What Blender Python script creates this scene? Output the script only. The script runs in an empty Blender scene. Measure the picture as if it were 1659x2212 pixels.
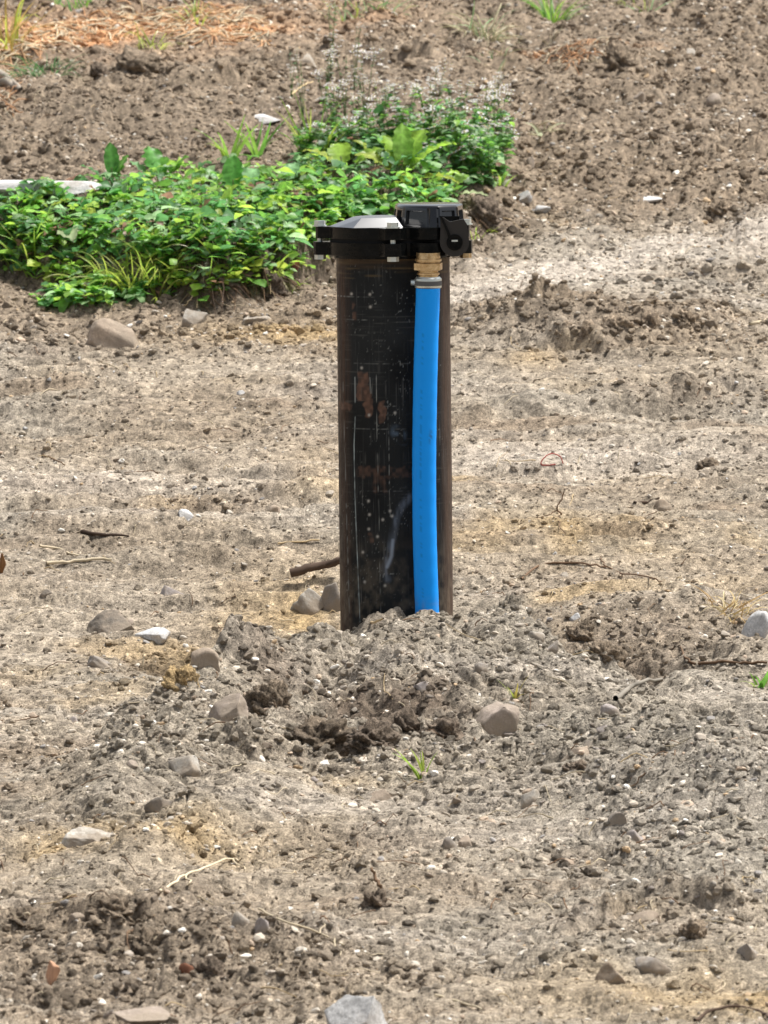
import bpy, bmesh, math, random
import numpy as np
from mathutils import Vector, Matrix, Euler
SC = bpy.context.scene
COL = SC.collection
rng = np.random.default_rng(7)
random.seed(7)
R = math.radians

# ------------------------------------------------------------------ camera, sky, sun, exposure
CAMY, CAMZ, PITCH = -10.0, 1.4, R(6.82)
K = 6.83e-5                                   # tangent per unit of a 1659 x 2212 picture
cd = bpy.data.cameras.new("camera"); cam = bpy.data.objects.new("camera", cd); COL.objects.link(cam)
cam.location = (0, CAMY, CAMZ); cam.rotation_euler = (math.pi/2-PITCH, 0, 0)
cd.sensor_fit = 'HORIZONTAL'; cd.sensor_width = 36; cd.lens = 36/(1659*K)
cd.clip_start = .1; cd.clip_end = 600
cd.dof.use_dof = True; cd.dof.focus_distance = 9.9; cd.dof.aperture_fstop = 40
SC.camera = cam
SUN_EL, SUN_AZ = 65, 60                       # azimuth from +y (behind the scene) towards +x (right)
w = bpy.data.worlds.new("World"); SC.world = w; w.use_nodes = True
nt = w.node_tree; nt.nodes.clear()
sky = nt.nodes.new('ShaderNodeTexSky'); sky.sky_type = 'NISHITA'; sky.sun_disc = False
sky.sun_elevation = R(SUN_EL); sky.sun_rotation = R(SUN_AZ); sky.dust_density = 4; sky.air_density = 1.0; sky.ozone_density = .8
bg = nt.nodes.new('ShaderNodeBackground'); bg.inputs[1].default_value = .125
wo = nt.nodes.new('ShaderNodeOutputWorld')
hs = nt.nodes.new('ShaderNodeHueSaturation'); hs.inputs['Saturation'].default_value = .42; nt.links.new(sky.outputs[0], hs.inputs['Color']); nt.links.new(hs.outputs[0], bg.inputs[0]); nt.links.new(bg.outputs[0], wo.inputs[0])
sd = bpy.data.lights.new("sun", 'SUN'); sun = bpy.data.objects.new("sun", sd); COL.objects.link(sun)
sd.energy = 4.1; sd.angle = R(7); sd.color = (1, .97, .925)
sv = Vector((math.sin(R(SUN_AZ))*math.cos(R(SUN_EL)), math.cos(R(SUN_AZ))*math.cos(R(SUN_EL)), math.sin(R(SUN_EL))))
sun.rotation_euler = sv.to_track_quat('Z', 'Y').to_euler()
vs = SC.view_settings; vs.view_transform = 'Standard'; vs.look = 'None'; vs.exposure = 0.45; vs.gamma = 1; vs.use_curve_mapping = False

# ------------------------------------------------------------------ noise
def hsh(ix, iy, s):
    with np.errstate(over='ignore'):
        h = ix.astype(np.int64).astype(np.uint32)*np.uint32(374761393) + iy.astype(np.int64).astype(np.uint32)*np.uint32(668265263) + np.uint32((s*2246822519+1013904223) & 0xffffffff)
        h = (h ^ (h >> np.uint32(13)))*np.uint32(1274126177)
        h = (h ^ (h >> np.uint32(15)))*np.uint32(2246822519)
        h = h ^ (h >> np.uint32(16))
    return h.astype(np.float32)*np.float32(1/4294967296)
def vn(x, y, s=0):
    x = np.asarray(x, np.float32); y = np.asarray(y, np.float32)
    ix = np.floor(x); iy = np.floor(y); fx = x-ix; fy = y-iy
    fx = fx*fx*(3-2*fx); fy = fy*fy*(3-2*fy)
    a = hsh(ix, iy, s); b = hsh(ix+1, iy, s); c = hsh(ix, iy+1, s); d = hsh(ix+1, iy+1, s)
    return ((a+(b-a)*fx)*(1-fy)+(c+(d-c)*fx)*fy)*2-1
def fbm(x, y, s=0, o=3):
    r = 0; a = 1
    for i in range(o):
        r = r+a*vn(x*2**i+i*7.3, y*2**i-i*3.1, s+i); a *= .5
    return r/1.75
def domes(x, y, cell, s, dens, flat=.55):
    """union of rounded lumps, one at most per cell"""
    X = x/cell; Y = y/cell
    X = X+.35*vn(X*2.3, Y*2.3, s+50); Y = Y+.35*vn(X*2.3+9, Y*2.3+4, s+51)
    ix = np.floor(X); iy = np.floor(Y); out = np.zeros_like(X)
    for dx in (-1, 0, 1):
        for dy in (-1, 0, 1):
            cx = ix+dx; cy = iy+dy
            px = cx+.15+.7*hsh(cx, cy, s+1); py = cy+.15+.7*hsh(cx, cy, s+2)
            r = .22+.5*hsh(cx, cy, s+3)**1.5
            ok = hsh(cx, cy, s+4) < dens
            d2 = ((X-px)**2+(Y-py)**2)/(r*r)
            q = np.sqrt(np.maximum(0, 1-d2*d2))*r*cell*flat*ok
            out = np.maximum(out, q)
    return out
def sst(a, b, x):
    t = np.clip((x-a)/(b-a), 0, 1); return t*t*(3-2*t)
def gauss(x, y, c, sx, sy, rot=0):
    dx = x-c[0]; dy = y-c[1]; cr, sr = math.cos(rot), math.sin(rot)
    u = (dx*cr+dy*sr)/sx; v = (-dx*sr+dy*cr)/sy
    return np.exp(-(u*u+v*v))

# ------------------------------------------------------------------ terrain
_d = np.array([-60, 0, 7, 9.6, 10, 10.6, 13, 14.3, 17, 19, 24, 60, 400]); _z = np.array([.0, 0, 0, 0, .004, .03, .232, .35, .64, .84, 1.25, 2.6, 5])
_D = np.linspace(-60, 400, 92001); _Z = np.interp(_D, _d, _z)
_k = np.exp(-(np.arange(-120, 121)/55.)**2); _k /= _k.sum(); _Z = np.convolve(np.pad(_Z, 120, 'edge'), _k, 'valid')
def zb(y): return np.interp(np.asarray(y, float)-CAMY, _D, _Z)
def ray(px, py):
    u = (px-829.5)*K; v = (1106-py)*K
    return u, math.cos(PITCH)+v*math.sin(PITCH), -math.sin(PITCH)+v*math.cos(PITCH)
_T = np.arange(5.5, 24, .01)
def B(px, py):
    """ground point of the smooth base profile under picture point"""
    dx, dy, dz = ray(px, py); t = _T/dy
    i = np.argmax(CAMZ+dz*t < zb(CAMY+dy*t)); return np.array([dx*t[i], CAMY+dy*t[i]])
XS = lambda lst: np.array([(p-829.5)*K for p in lst])      # picture columns to tangent

_mx = np.array([-.62, -.4, -.28, -.17, -.085, -.063, 0, .03, .05, .10, .16, .222, .27, .32, .36, .6])
_mh = np.array([0, .006, .016, .026, .038, .043, .056, .070, .073, .072, .062, .052, .035, .01, -.005, 0])
_cr = [(-400, 1650, 8.6, 0), (60, 1640, 8.75, .0), (200, 1580, 8.9, .026), (300, 1530, 9.05, .052), (430, 1472, 9.3, .063), (600, 1405, 9.6, .060), (680, 1392, 9.74, .044), (725, 1385, 9.84, .026), (760, 1370, 9.86, .034), (820, 1345, 9.85, .066), (900, 1330, 9.86, .076), (970, 1333, 9.86, .074), (1080, 1350, 9.84, .062), (1160, 1368, 9.8, .054), (1270, 1430, 9.6, .040), (1420, 1510, 9.3, .026), (1560, 1580, 9.1, .012), (1900, 1700, 8.8, 0)]
_cx = np.array([(a-829.5)*K*d for a, b_, d, z in _cr]); _cy = np.array([d-10 for a, b_, d, z in _cr]); _cz = np.array([z for a, b_, d, z in _cr])
_fx = np.linspace(-1.2, 1.2, 481); _ks = np.exp(-(np.arange(-24, 25)/7.)**2); _ks /= _ks.sum()
_fy = np.convolve(np.pad(np.interp(_fx, _cx, _cy), 24, 'edge'), _ks, 'valid'); _fz = np.convolve(np.pad(np.interp(_fx, _cx, _cz), 24, 'edge'), _ks, 'valid')
def mound(x, y, rough=False):
    x = np.asarray(x, float); y = np.asarray(y, float)
    xw = x+.02*vn(x*7, y*5, 33)
    t = np.interp(xw, _fx, _fy)+(.012*vn(x*14, y*0, 34)+.006*vn(x*37, y*0, 35))-y; z = np.interp(xw, _fx, _fz)
    L_ = 1.0+.25*gauss(x, y*0, (.15, 0), .4, 1)
    q = t/L_
    f = np.interp(q, [-.30, -.17, -.11, -.05, 0, .04, .20, .42, .58, .70, .98, 1.12], [0, -.45, -.10, .62, .98, 1, .93, .80, .66, .42, .26, 0])
    return z*f
_bf = [(-400, 590), (0, 596), (60, 606), (200, 622), (330, 662), (480, 655), (600, 640), (660, 610), (720, 590), (900, 545), (1100, 520), (1300, 500)]
_bp = np.array([B(a, b) for a, b in _bf])
def bankf(x, y):
    yf = np.interp(x, _bp[:, 0], _bp[:, 1])+.05*vn(x*9, y*0, 31)+.02*vn(x*31, y*6, 32)
    t = y-yf
    fade = 1-sst(.05, .34, x)
    return .085*sst(0, .11, t)*fade*(1-.85*sst(.45, 1.1, t)), t, fade
P_TR = B(1330, 1452); P_TB = B(1270, 1400); P_HL = B(330, 240); P_RB = B(1300, 705); P_RR = B(1420, 870); P_ST = B(300, 75); P_GL = B(90, 180)
P_OC = B(640, 1290); P_OC2 = B(1250, 1160); P_OC3 = B(620, 720); P_SM = B(1200, 985); P_SM2 = B(1150, 600); P_HR = B(1340, 150); P_DC = B(850, 1590)
P_BL = B(330, 2060); P_BR = B(1480, 2010); P_RM = B(1560, 1760); P_OR = B(1230, 130); P_LH = B(90, 600); P_LW = B(450, 1440); P_RT = B(1520, 1500)
_led = [([(960, 905), (1200, 898), (1400, 885), (1680, 862)], .013), ([(960, 1012), (1200, 1016), (1450, 1004), (1680, 955)], .011), ([(1030, 742), (1180, 735), (1300, 752), (1450, 735), (1600, 712)], .022), ([(1000, 850), (1300, 842), (1500, 820), (1680, 815)], .012),
 ([(-20, 838), (300, 850), (720, 830)], .007), ([(-20, 905), (300, 912), (720, 890)], .008), ([(-20, 1020), (350, 1008), (720, 1030)], .008), ([(-20, 1098), (300, 1080), (720, 1075)], .007), ([(120, 1170), (350, 1160), (560, 1172)], .011), ([(150, 1242), (420, 1222), (700, 1236)], .010),
 ([(980, 1130), (1400, 1112), (1680, 1092)], .008), ([(1000, 1200), (1350, 1188), (1680, 1200)], .007), ([(850, 1925), (1000, 1908), (1120, 1902)], .010), ([(1180, 2050), (1380, 1990), (1540, 2010), (1680, 2015)], .015), ([(-20, 2010), (200, 2020), (420, 2040), (520, 2060)], .014), ([(1080, 330), (1300, 310), (1680, 340)], .016), ([(600, 165), (850, 145), (1150, 150)], .018), ([(-20, 330), (300, 345), (620, 340)], .014), ([(1100, 215), (1400, 225), (1680, 180)], .018), ([(150, 215), (420, 225), (560, 200)], .02)]
_led = [(np.array([B(a, b_) for a, b_ in pl]), am) for pl, am in _led]
def ledges(x, y):
    o = 0; wx = .022*vn(x*8, y*0, 140)+.010*vn(x*25, y*0, 141)+.005*vn(x*70, y*0, 142)
    for i, (p, am) in enumerate(_led):
        t = y-np.interp(x, p[:, 0], p[:, 1])-wx*(1 if i % 2 else -1)
        e = sst(p[0, 0]-.03, p[0, 0]+.05, x)*sst(p[-1, 0]+.03, p[-1, 0]-.05, x)*np.clip(.75+.6*vn(x*6, y*0+i, 143), .15, 1)
        o = o+1.6*am*e*(sst(-.012, .012, t)*(1-sst(.02, .22, t))-.35*np.exp(-((t+.025)/.02)**2))
    return o
_bd = np.array([B(a, b_) for a, b_ in [(930, 668), (1090, 622), (1250, 578), (1450, 535), (1720, 488)]])
def band(x, y): return np.exp(-((y-np.interp(x, _bd[:, 0], _bd[:, 1])+.04*vn(x*7, y*3, 150))/.17)**2)*sst(.05, .14, x)
def rub(x, y, up, mm):
    q = .04+.40*up+.50*mm+1.1*gauss(x, y, P_RB, .30, .14)+.9*gauss(x, y, P_TB+[.03, 0], .26, .22)+.9*gauss(x, y, P_RR, .2, .10)+.8*gauss(x, y, P_BL, .24, .36)+.6*gauss(x, y, P_BR, .18, .16)
    q = q+.55*gauss(x, y, B(760, 1680), .42, .16)+.4*gauss(x, y, P_RM, .26, .7)+.7*gauss(x, y, B(90, 720), .22, .14)+.5*gauss(x, y, B(440, 1420), .18, .25)+.4*gauss(x, y, B(1600, 1000), .16, .16)+.5*gauss(x, y, B(430, 2130), .2, .25)+.45*gauss(x, y, B(520, 1080), .16, .10)
    q = q+.45*np.clip(fbm(x*3.1, y*4.2, 72, 3), -.25, 1)
    return np.clip(q*(1-.85*band(x, y))*(1-.85*np.clip(gauss(x, y, P_SM, .24, .16)+gauss(x, y, P_SM2, .22, .2), 0, 1)), .04, 1)
def hgt(x, y, detail=True):
    x = np.asarray(x, np.float32); y = np.asarray(y, np.float32); D = y-CAMY
    mo = mound(x, y); h = zb(y).astype(np.float32)+mo
    # gullies and slumps down both flanks of the heap, slab ridge and hollow on its left face
    mk = np.clip(mo/.03, 0, 1)
    sl = x-.05; gl = vn(x*11+np.sign(sl)*y*7, y*2.2, 36)+.6*vn(x*27+np.sign(sl)*y*15, y*6, 37)
    h = h+mk*.012*gl
    h = h+.034*gauss(x, y, B(520, 1515), .032, .17, -.5)-.028*gauss(x, y, B(610, 1545), .045, .12, -.4)+.030*gauss(x, y, B(700, 1500), .045, .2, -.4)+.022*gauss(x, y, B(1120, 1450), .05, .2, .5)-.018*gauss(x, y, B(1010, 1480), .04, .15, .3)
    h = h+.020*gauss(x, y, B(830, 1520), .09, .07)-.030*gauss(x, y, B(800, 1600), .13, .06)-.014*gauss(x, y, B(960, 1600), .1, .05)
    h = h+.05*gauss(x, y, B(1640, 1700), .20, .35)
    b, t, fade = bankf(x, y); h = h+b
    h = h-.075*gauss(x, y, P_TR, .085, .15, -.3)+.05*gauss(x, y, P_TB+[.08, .24], .18, .13)
    h = h+.04*gauss(x, y, P_HL, .30, .30)+.03*gauss(x, y, P_RB, .22, .12)+.018*gauss(x, y, P_RR, .16, .08)
    h = h+.06*gauss(x, y, P_HR, .16, .16)-.02*gauss(x, y, P_LH, .10, .10)-.032*gauss(x, y, P_LW, .09, .28, .5)
    h = h+.02*gauss(x, y, P_BL, .15, .25)+.02*gauss(x, y, P_BR, .12, .14)+.02*gauss(x, y, P_RM, .14, .45)
    h = h+.014*gauss(x, y, P_RT, .2, .12)
    if not detail: return h
    up = sst(12.2, 13.4, D-1.0*sst(.0, .45, x)*sst(14.6, 13.2, D))
    mm = np.clip(mound(x, y)/.035, 0, 1)
    pas = 1-.6*np.clip(gauss(x, y, P_SM, .22, .22)+gauss(x, y, P_SM2, .2, .3), 0, 1)
    rb = rub(x, y, up, mm); rough = rb*(1.1-.2*up-.25*mm)
    h = h+.014*fbm(x*2.2, y*1.6, 11)*(.6+up)+.014*fbm(x*8, y*4.5, 14)*rough
    # wheel and blade marks running across the picture in the packed middle
    trk = (1-up)*(1-mm)*sst(9.6, 10.4, D)
    h = h+trk*(.007*vn(x*1.1+.3*vn(y*2, x, 5), y*8+x*.6, 20)+.006*vn(x*2.4, y*17-x*1.2, 21)+.0035*vn(x*5, y*39, 22))
    n = vn(x*30, y*24, 41)*.0026+vn(x*75, y*42, 42)*.0020
    br = 1+.3*vn(x*80, y*50, 45)
    h = h+rough*br*(.9*domes(x, y, .085, 100, .16+.25*up+.2*mm, .45)+.8*domes(x, y, .042, 200, .34+.2*up+.15*mm, .55)+.7*domes(x, y, .024, 300, .5, .55))+n*(.4+.6*rough)
    h = h-.008*rough*np.maximum(0, vn(x*19, y*13, 43))-.005*rough*np.maximum(0, vn(x*44, y*24, 46)-.3)
    h = h+ledges(x, y)*(1-mm)*(.8+.5*vn(x*30, y*20, 144))+up*(1-trk)*.006*vn((x+y*.35)*22, (y-x*.5)*5, 145)
    # crusts with broken edges, drawn out along the tracks in the packed middle
    f1 = fbm(x*3.2+.5*vn(y*3, x*3, 8), y*15-x*.8, 120, 3)*trk+fbm(x*9, y*8, 124, 3)*(1-trk)
    f2 = vn(x*13, y*26, 128)+.5*vn(x*41, y*60, 129)
    f1 = f1+.07*f2; f1 = f1*(1-.35*mm)
    amp = (.0055+.002*up+.001*mm)*(.55+.45*pas)
    for lv in (-.42, -.28, -.14, 0, .14, .28, .42):
        h = h+amp*.8*(sst(lv-.012, lv+.012, f1)-.5)-.0065*np.exp(-((f1-lv+.02)/.012)**2)*np.clip(.3+vn(x*9, y*9, 130+int(lv*50)), 0, 1)
    # the broken bank edge: crumbly and overhanging roots
    e = np.exp(-((t-.05)/.07)**2)*fade
    h = h+e*(.03*vn(x*21, y*17, 61)+.02*vn(x*52, y*40, 62))
    e2 = gauss(x, y, P_DC, .19, .16)
    h = h+e2*(.018*vn(x*33, y*22, 63)+.010*vn(x*64, y*32, 64))
    return h

TAN = np.array((.285, .232, .170)); TANL = np.array((.355, .300, .230)); GRY = np.array((.285, .255, .208)); BRN = np.array((.205, .160, .114)); DRK = np.array((.095, .074, .055)); OCH = np.array((.42, .30, .155)); ORG = np.array((.52, .29, .15)); PAL = np.array((.47, .41, .34))
def soil(x, y):
    x = np.asarray(x, np.float32); y = np.asarray(y, np.float32); D = y-CAMY
    c = np.zeros((len(x), 3), np.float32)+TAN
    def mix(col, m):
        nonlocal c
        m = np.clip(m, 0, 1)[:, None]; c = c*(1-m)+col*m
    mix(TANL, .5+1.2*fbm(x*2.4, y*2.6, 81))
    mix(GRY*.95, .2+1.3*fbm(x*3, y*3, 82)-.1)
    mix(BRN*1.25, np.clip(1.7*fbm(x*3.4, y*10, 92)-.25, 0, .85)); mix(BRN*1.2, .5*np.clip(rub(x, y, x*0, x*0)*1.6-.2, 0, 1))
    mix(OCH*1.1, np.clip(1.2*fbm(x*3.1, y*4, 93)-.42, 0, .6))
    mm = np.clip(mound(x, y)/.03, 0, 1)
    mix(GRY*np.array((1.02, .99, .95)), .8*mm); mix(BRN*1.1, .55*mm*np.clip(1.3*fbm(x*5+y*3, y*4, 96), 0, 1))
    mix(GRY, .85*gauss(x, y, P_RM, .3, .9)+.6*gauss(x, y, P_RT+[-.05, .1], .2, .25))
    up = sst(12.3, 13.3, D-1.1*sst(-.05, .4, x)+.25*vn(x*2, y, 83))
    mix(PAL*.8, .9*np.clip(fbm(x*1.5, y*10, 95)-.1, 0, .7)*(1-up)); mix(BRN*.98, up*.93)
    mix(BRN*1.4, up*.5*(.5+fbm(x*4, y*3, 84)))
    mix(BRN, .75*gauss(x, y, P_RB, .26, .14)+.5*gauss(x, y, P_BL+[0, -.05], .24, .34)+.55*gauss(x, y, P_TB+[.05, .03], .2, .16))
    for p, sx, sy in ((P_OC, .12, .2), (P_OC2, .3, .16), (P_OC3, .16, .12), (B(470, 1420), .09, .14), (B(640, 1340), .10, .10), (B(960, 1375), .14, .08), (B(1500, 2150), .2, .15), (B(300, 1830), .2, .12)):
        mix(OCH*.9, .75*gauss(x, y, p, sx, sy)*(.75+.6*vn(x*17, y*9, 85)))
    mix(PAL*.92, .9*band(x, y)); mix(PAL, .85*gauss(x, y, P_SM, .26, .12)+.6*gauss(x, y, P_SM2, .25, .22)+.5*gauss(x, y, B(250, 1050), .3, .12))
    mix(ORG, 1.5*gauss(x, y, P_ST, .46, .26, .35)*(.7+.6*vn(x*6, y*9, 86))+.9*gauss(x, y, P_OR, .16, .07)*(.7+.6*vn(x*9, y*9, 87))+.6*gauss(x, y, B(5, 190), .05, .3))
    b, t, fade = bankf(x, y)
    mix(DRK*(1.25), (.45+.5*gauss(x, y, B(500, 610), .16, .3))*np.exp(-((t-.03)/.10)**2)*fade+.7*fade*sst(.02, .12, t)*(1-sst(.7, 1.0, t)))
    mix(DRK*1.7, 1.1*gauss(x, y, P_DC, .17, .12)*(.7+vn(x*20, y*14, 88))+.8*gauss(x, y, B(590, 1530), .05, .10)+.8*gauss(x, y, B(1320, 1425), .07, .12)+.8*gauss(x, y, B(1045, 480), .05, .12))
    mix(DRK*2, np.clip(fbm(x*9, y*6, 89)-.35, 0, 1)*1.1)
    return c*(1+.16*vn(x*40, y*30, 90)[:, None]+.12*vn(x*110, y*80, 91)[:, None])

def new_mesh(name, V, F, cols=None, smooth=True):
    """V (n,3); F list of arrays (quads and/or tris)"""
    me = bpy.data.meshes.new(name); V = np.ascontiguousarray(V, np.float32)
    me.vertices.add(len(V)); me.vertices.foreach_set('co', V.ravel())
    F = [np.asarray(f, np.int32) for f in (F if isinstance(F, list) else [F]) if len(f)]
    nl = sum(f.size for f in F); npoly = sum(len(f) for f in F)
    me.loops.add(nl); me.loops.foreach_set('vertex_index', np.concatenate([f.ravel() for f in F]))
    me.polygons.add(npoly); tot = np.concatenate([np.full(len(f), f.shape[1], np.int32) for f in F])
    st = np.concatenate([[0], np.cumsum(tot)[:-1]]).astype(np.int32)
    me.polygons.foreach_set('loop_start', st)
    me.polygons.foreach_set('use_smooth', np.full(npoly, smooth, bool))
    if cols is not None:
        a = me.color_attributes.new('Col', 'FLOAT_COLOR', 'POINT')
        c4 = np.ones((len(V), 4), np.float32); c4[:, :3] = cols; a.data.foreach_set('color', c4.ravel())
    me.update(calc_edges=True); me.validate()
    return me
def put(name, me, mat=None, parent=None, label=None, cat=None, group=None, kind=None, loc=None):
    o = bpy.data.objects.new(name, me); COL.objects.link(o)
    if me is not None and mat is not None and not me.materials: me.materials.append(mat)
    if parent is not None: o.parent = parent
    if loc is not None: o.location = loc
    for k_, v_ in (('label', label), ('category', cat), ('group', group), ('kind', kind)):
        if v_: o[k_] = v_
    return o

# ------------------------------------------------------------------ materials
def mat_new(name, rough=.9, spec=.3, base=None):
    m = bpy.data.materials.new(name); m.use_nodes = True; n = m.node_tree; b = n.nodes['Principled BSDF']
    b.inputs['Roughness'].default_value = rough; b.inputs['Specular IOR Level'].default_value = spec
    if base: b.inputs['Base Color'].default_value = (*base, 1)
    return m, n, b
def nd(n, t, **kw):
    x = n.nodes.new(t)
    for k_, v_ in kw.items():
        if k_ in x.inputs: x.inputs[k_].default_value = v_
        else: setattr(x, k_, v_)
    return x
def noise(n, co, scale, detail=3, rough=.6):
    t = nd(n, 'ShaderNodeTexNoise', Scale=scale, Detail=detail, Roughness=rough); n.links.new(co, t.inputs['Vector']); return t
def ramp(n, fac, pts):
    r = nd(n, 'ShaderNodeValToRGB'); e = r.color_ramp.elements
    while len(e) < len(pts): e.new(.5)
    for q, (p, c) in zip(e, pts): q.position = p; q.color = (c, c, c, 1) if not hasattr(c, '__len__') else (*c, 1)
    n.links.new(fac, r.inputs[0]); return r
def mul(n, a, b, f=1.0, mode='MULTIPLY'):
    m = nd(n, 'ShaderNodeMix', data_type='RGBA', blend_type=mode); m.inputs[0].default_value = f
    n.links.new(a, m.inputs[6]); n.links.new(b, m.inputs[7]); return m.outputs[2]
def soil_mat(name, attr='GEOMETRY', gran=1.0, specks=True):
    m, n, b = mat_new(name, .95, .15)
    at_ = nd(n, 'ShaderNodeAttribute', attribute_name='Col', attribute_type=attr)
    tc = nd(n, 'ShaderNodeTexCoord'); co = tc.outputs['Object']
    c = at_.outputs['Color']
    n1 = noise(n, co, 60*gran, 5, .75); r1 = ramp(n, n1.outputs[0], [(.34, .36), (.5, 1.0), (.68, 1.6)])
    c = mul(n, c, r1.outputs[0])
    n2 = noise(n, co, 420*gran, 3, .7); r2 = ramp(n, n2.outputs[0], [(.36, .55), (.5, 1.0), (.64, 1.55)])
    c = mul(n, c, r2.outputs[0])
    if specks:
        vo = nd(n, 'ShaderNodeTexVoronoi', Scale=170); n.links.new(co, vo.inputs['Vector'])
        r3 = ramp(n, vo.outputs['Color'], [(0, .62), (.12, .9), (.2, 1), (.80, 1.0), (.86, 1.5), (1, 2.1)])
        c = mul(n, c, r3.outputs[0], .8)
    n.links.new(c, b.inputs['Base Color'])
    bp = nd(n, 'ShaderNodeBump', Strength=.9, Distance=.004); nb = noise(n, co, 220*gran, 6, .8)
    n.links.new(nb.outputs[0], bp.inputs['Height']); n.links.new(bp.outputs[0], b.inputs['Normal'])
    return m
M_SOIL = soil_mat('soil')
M_CRUMB = soil_mat('crumb', 'INSTANCER', 1.0, False)
M_CLOD = soil_mat('clod')
def stone_mat(name, base, spot=.5, sc=1.0):
    m, n, b = mat_new(name, .85, .25)
    tc = nd(n, 'ShaderNodeTexCoord'); co = tc.outputs['Object']
    oi = nd(n, 'ShaderNodeObjectInfo')
    n1 = noise(n, co, 45*sc, 5, .7); lo = [v*(1-spot*.7) for v in base]; hi = [min(.8, v*(1+spot*.5)) for v in base]
    r = ramp(n, n1.outputs[0], [(.3, lo), (.5, base), (.75, hi)])
    n2 = noise(n, co, 330*sc, 4, .8); r2 = ramp(n, n2.outputs[0], [(.3, .6), (.5, 1), (.7, 1.3)])
    c = mul(n, r.outputs[0], r2.outputs[0])
    r3 = ramp(n, oi.outputs['Random'], [(0, .72), (.5, 1.0), (1, 1.22)])
    c = mul(n, c, r3.outputs[0])
    # dirt lying on and creeping up the stone
    n3 = noise(n, co, 18*sc, 4, .7); r4 = ramp(n, n3.outputs[0], [(.34, 0.05), (.56, .9)] if name != 'stone_white' else [(.5, 0.0), (.75, .6)])
    mx = nd(n, 'ShaderNodeMix', data_type='RGBA'); mx.inputs[7].default_value = (.30, .245, .185, 1)
    n.links.new(r4.outputs[0], mx.inputs[0]); n.links.new(c, mx.inputs[6])
    n.links.new(mx.outputs[2], b.inputs['Base Color'])
    bp = nd(n, 'ShaderNodeBump', Strength=.7, Distance=.003); nb = noise(n, co, 160*sc, 6, .75)
    n.links.new(nb.outputs[0], bp.inputs['Height']); n.links.new(bp.outputs[0], b.inputs['Normal'])
    return m
SM = {k_: stone_mat('stone_'+k_, c) for k_, c in dict(grey=(.30, .28, .26), dark=(.15, .14, .125), pale=(.55, .52, .46), tan=(.42, .33, .25), pink=(.42, .345, .29), white=(.55, .54, .52), brown=(.20, .145, .095), lilac=(.40, .37, .38), ochre=(.36, .25, .12)).items()}
def leaf_mat(name, rough=.42, tr=.55):
    m, n, b = mat_new(name, rough, .4)
    at_ = nd(n, 'ShaderNodeAttribute', attribute_name='Col'); tc = nd(n, 'ShaderNodeTexCoord')
    n1 = noise(n, tc.outputs['Object'], 90, 3, .6); r1 = ramp(n, n1.outputs[0], [(.3, .7), (.7, 1.25)])
    c = mul(n, at_.outputs['Color'], r1.outputs[0]); n.links.new(c, b.inputs['Base Color'])
    t = nd(n, 'ShaderNodeBsdfTranslucent'); n.links.new(c, t.inputs[0])
    ms = nd(n, 'ShaderNodeMixShader'); ms.inputs[0].default_value = tr
    n.links.new(b.outputs[0], ms.inputs[1]); n.links.new(t.outputs[0], ms.inputs[2])
    n.links.new(ms.outputs[0], n.nodes['Material Output'].inputs[0]); return m
M_LEAF = leaf_mat('leaf'); M_DRY = leaf_mat('dry_plant', .8, .15)
M_ROOT = mat_new('root_bark', .9, .2)[0]
def vcol_mat(name, rough, spec=.4, **kw):
    m, n, b = mat_new(name, rough, spec)
    at_ = nd(n, 'ShaderNodeAttribute', attribute_name='Col'); n.links.new(at_.outputs['Color'], b.inputs['Base Color']); return m, n, b
M_WOOD, _n, _b = vcol_mat('wood', .85, .2)

# ------------------------------------------------------------------ ground sheet
D0, D1, NR, NC = 6.45, 17.7, 1340, 580
lr = math.log(D1/D0)/(NR-1)
_u = np.linspace(math.log(D0), math.log(D1), 20001); _w = 1+1.1*((_u > math.log(8.35)) & (_u < math.log(9.97)))-.28*(_u > math.log(13.6)); _c = np.concatenate([[0], np.cumsum((_w[1:]+_w[:-1])/2)]); _c /= _c[-1]
NR = 1420; rows = np.exp(np.interp(np.linspace(0, 1, NR), _c, _u))
g = np.cumsum(.02*1.32**np.arange(26)); g = g*140/g[-1]
front = D0-(np.cumsum(.012*1.35**np.arange(20))*1.0)[::-1]; back = D1+np.cumsum(.012*1.3**np.arange(34)); back = D1+(back-D1)*min(1, 380/(back[-1]-D1))
front = D0-(D0-front)*min(1, 60/(D0-front[0]))
Dall = np.concatenate([front, rows, back])
def wid(D): return .0575*np.clip(D, D0, D1)+.10
u = np.linspace(-1, 1, NC)
Wd = wid(Dall)[:, None]
X = np.concatenate([-(Wd+g[::-1][None, :]), Wd*u[None, :], Wd+g[None, :]], 1)
Y = np.repeat((Dall+CAMY)[:, None], X.shape[1], 1)
nr, nc = X.shape
Z = hgt(X.ravel(), Y.ravel())
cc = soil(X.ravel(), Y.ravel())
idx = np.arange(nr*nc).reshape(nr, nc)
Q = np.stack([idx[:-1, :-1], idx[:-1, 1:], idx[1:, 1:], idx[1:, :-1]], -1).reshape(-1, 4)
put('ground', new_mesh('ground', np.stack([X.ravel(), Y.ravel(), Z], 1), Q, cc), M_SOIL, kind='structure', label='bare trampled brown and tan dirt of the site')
ZG = Z.reshape(nr, nc)[len(front):len(front)+NR, len(g):len(g)+NC]
def gz(x, y):
    x = np.asarray(x, float); y = np.asarray(y, float); D = y-CAMY
    r = np.clip(np.interp(D, rows, np.arange(NR)), 0, NR-1.001); c = np.clip((x/wid(D)+1)/2*(NC-1), 0, NC-1.001)
    i = r.astype(int); j = c.astype(int); a = r-i; b = c-j
    return (ZG[i, j]*(1-a)+ZG[i+1, j]*a)*(1-b)+(ZG[i, j+1]*(1-a)+ZG[i+1, j+1]*a)*b
_T2 = np.arange(6.5, 17.65, .004)
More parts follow.
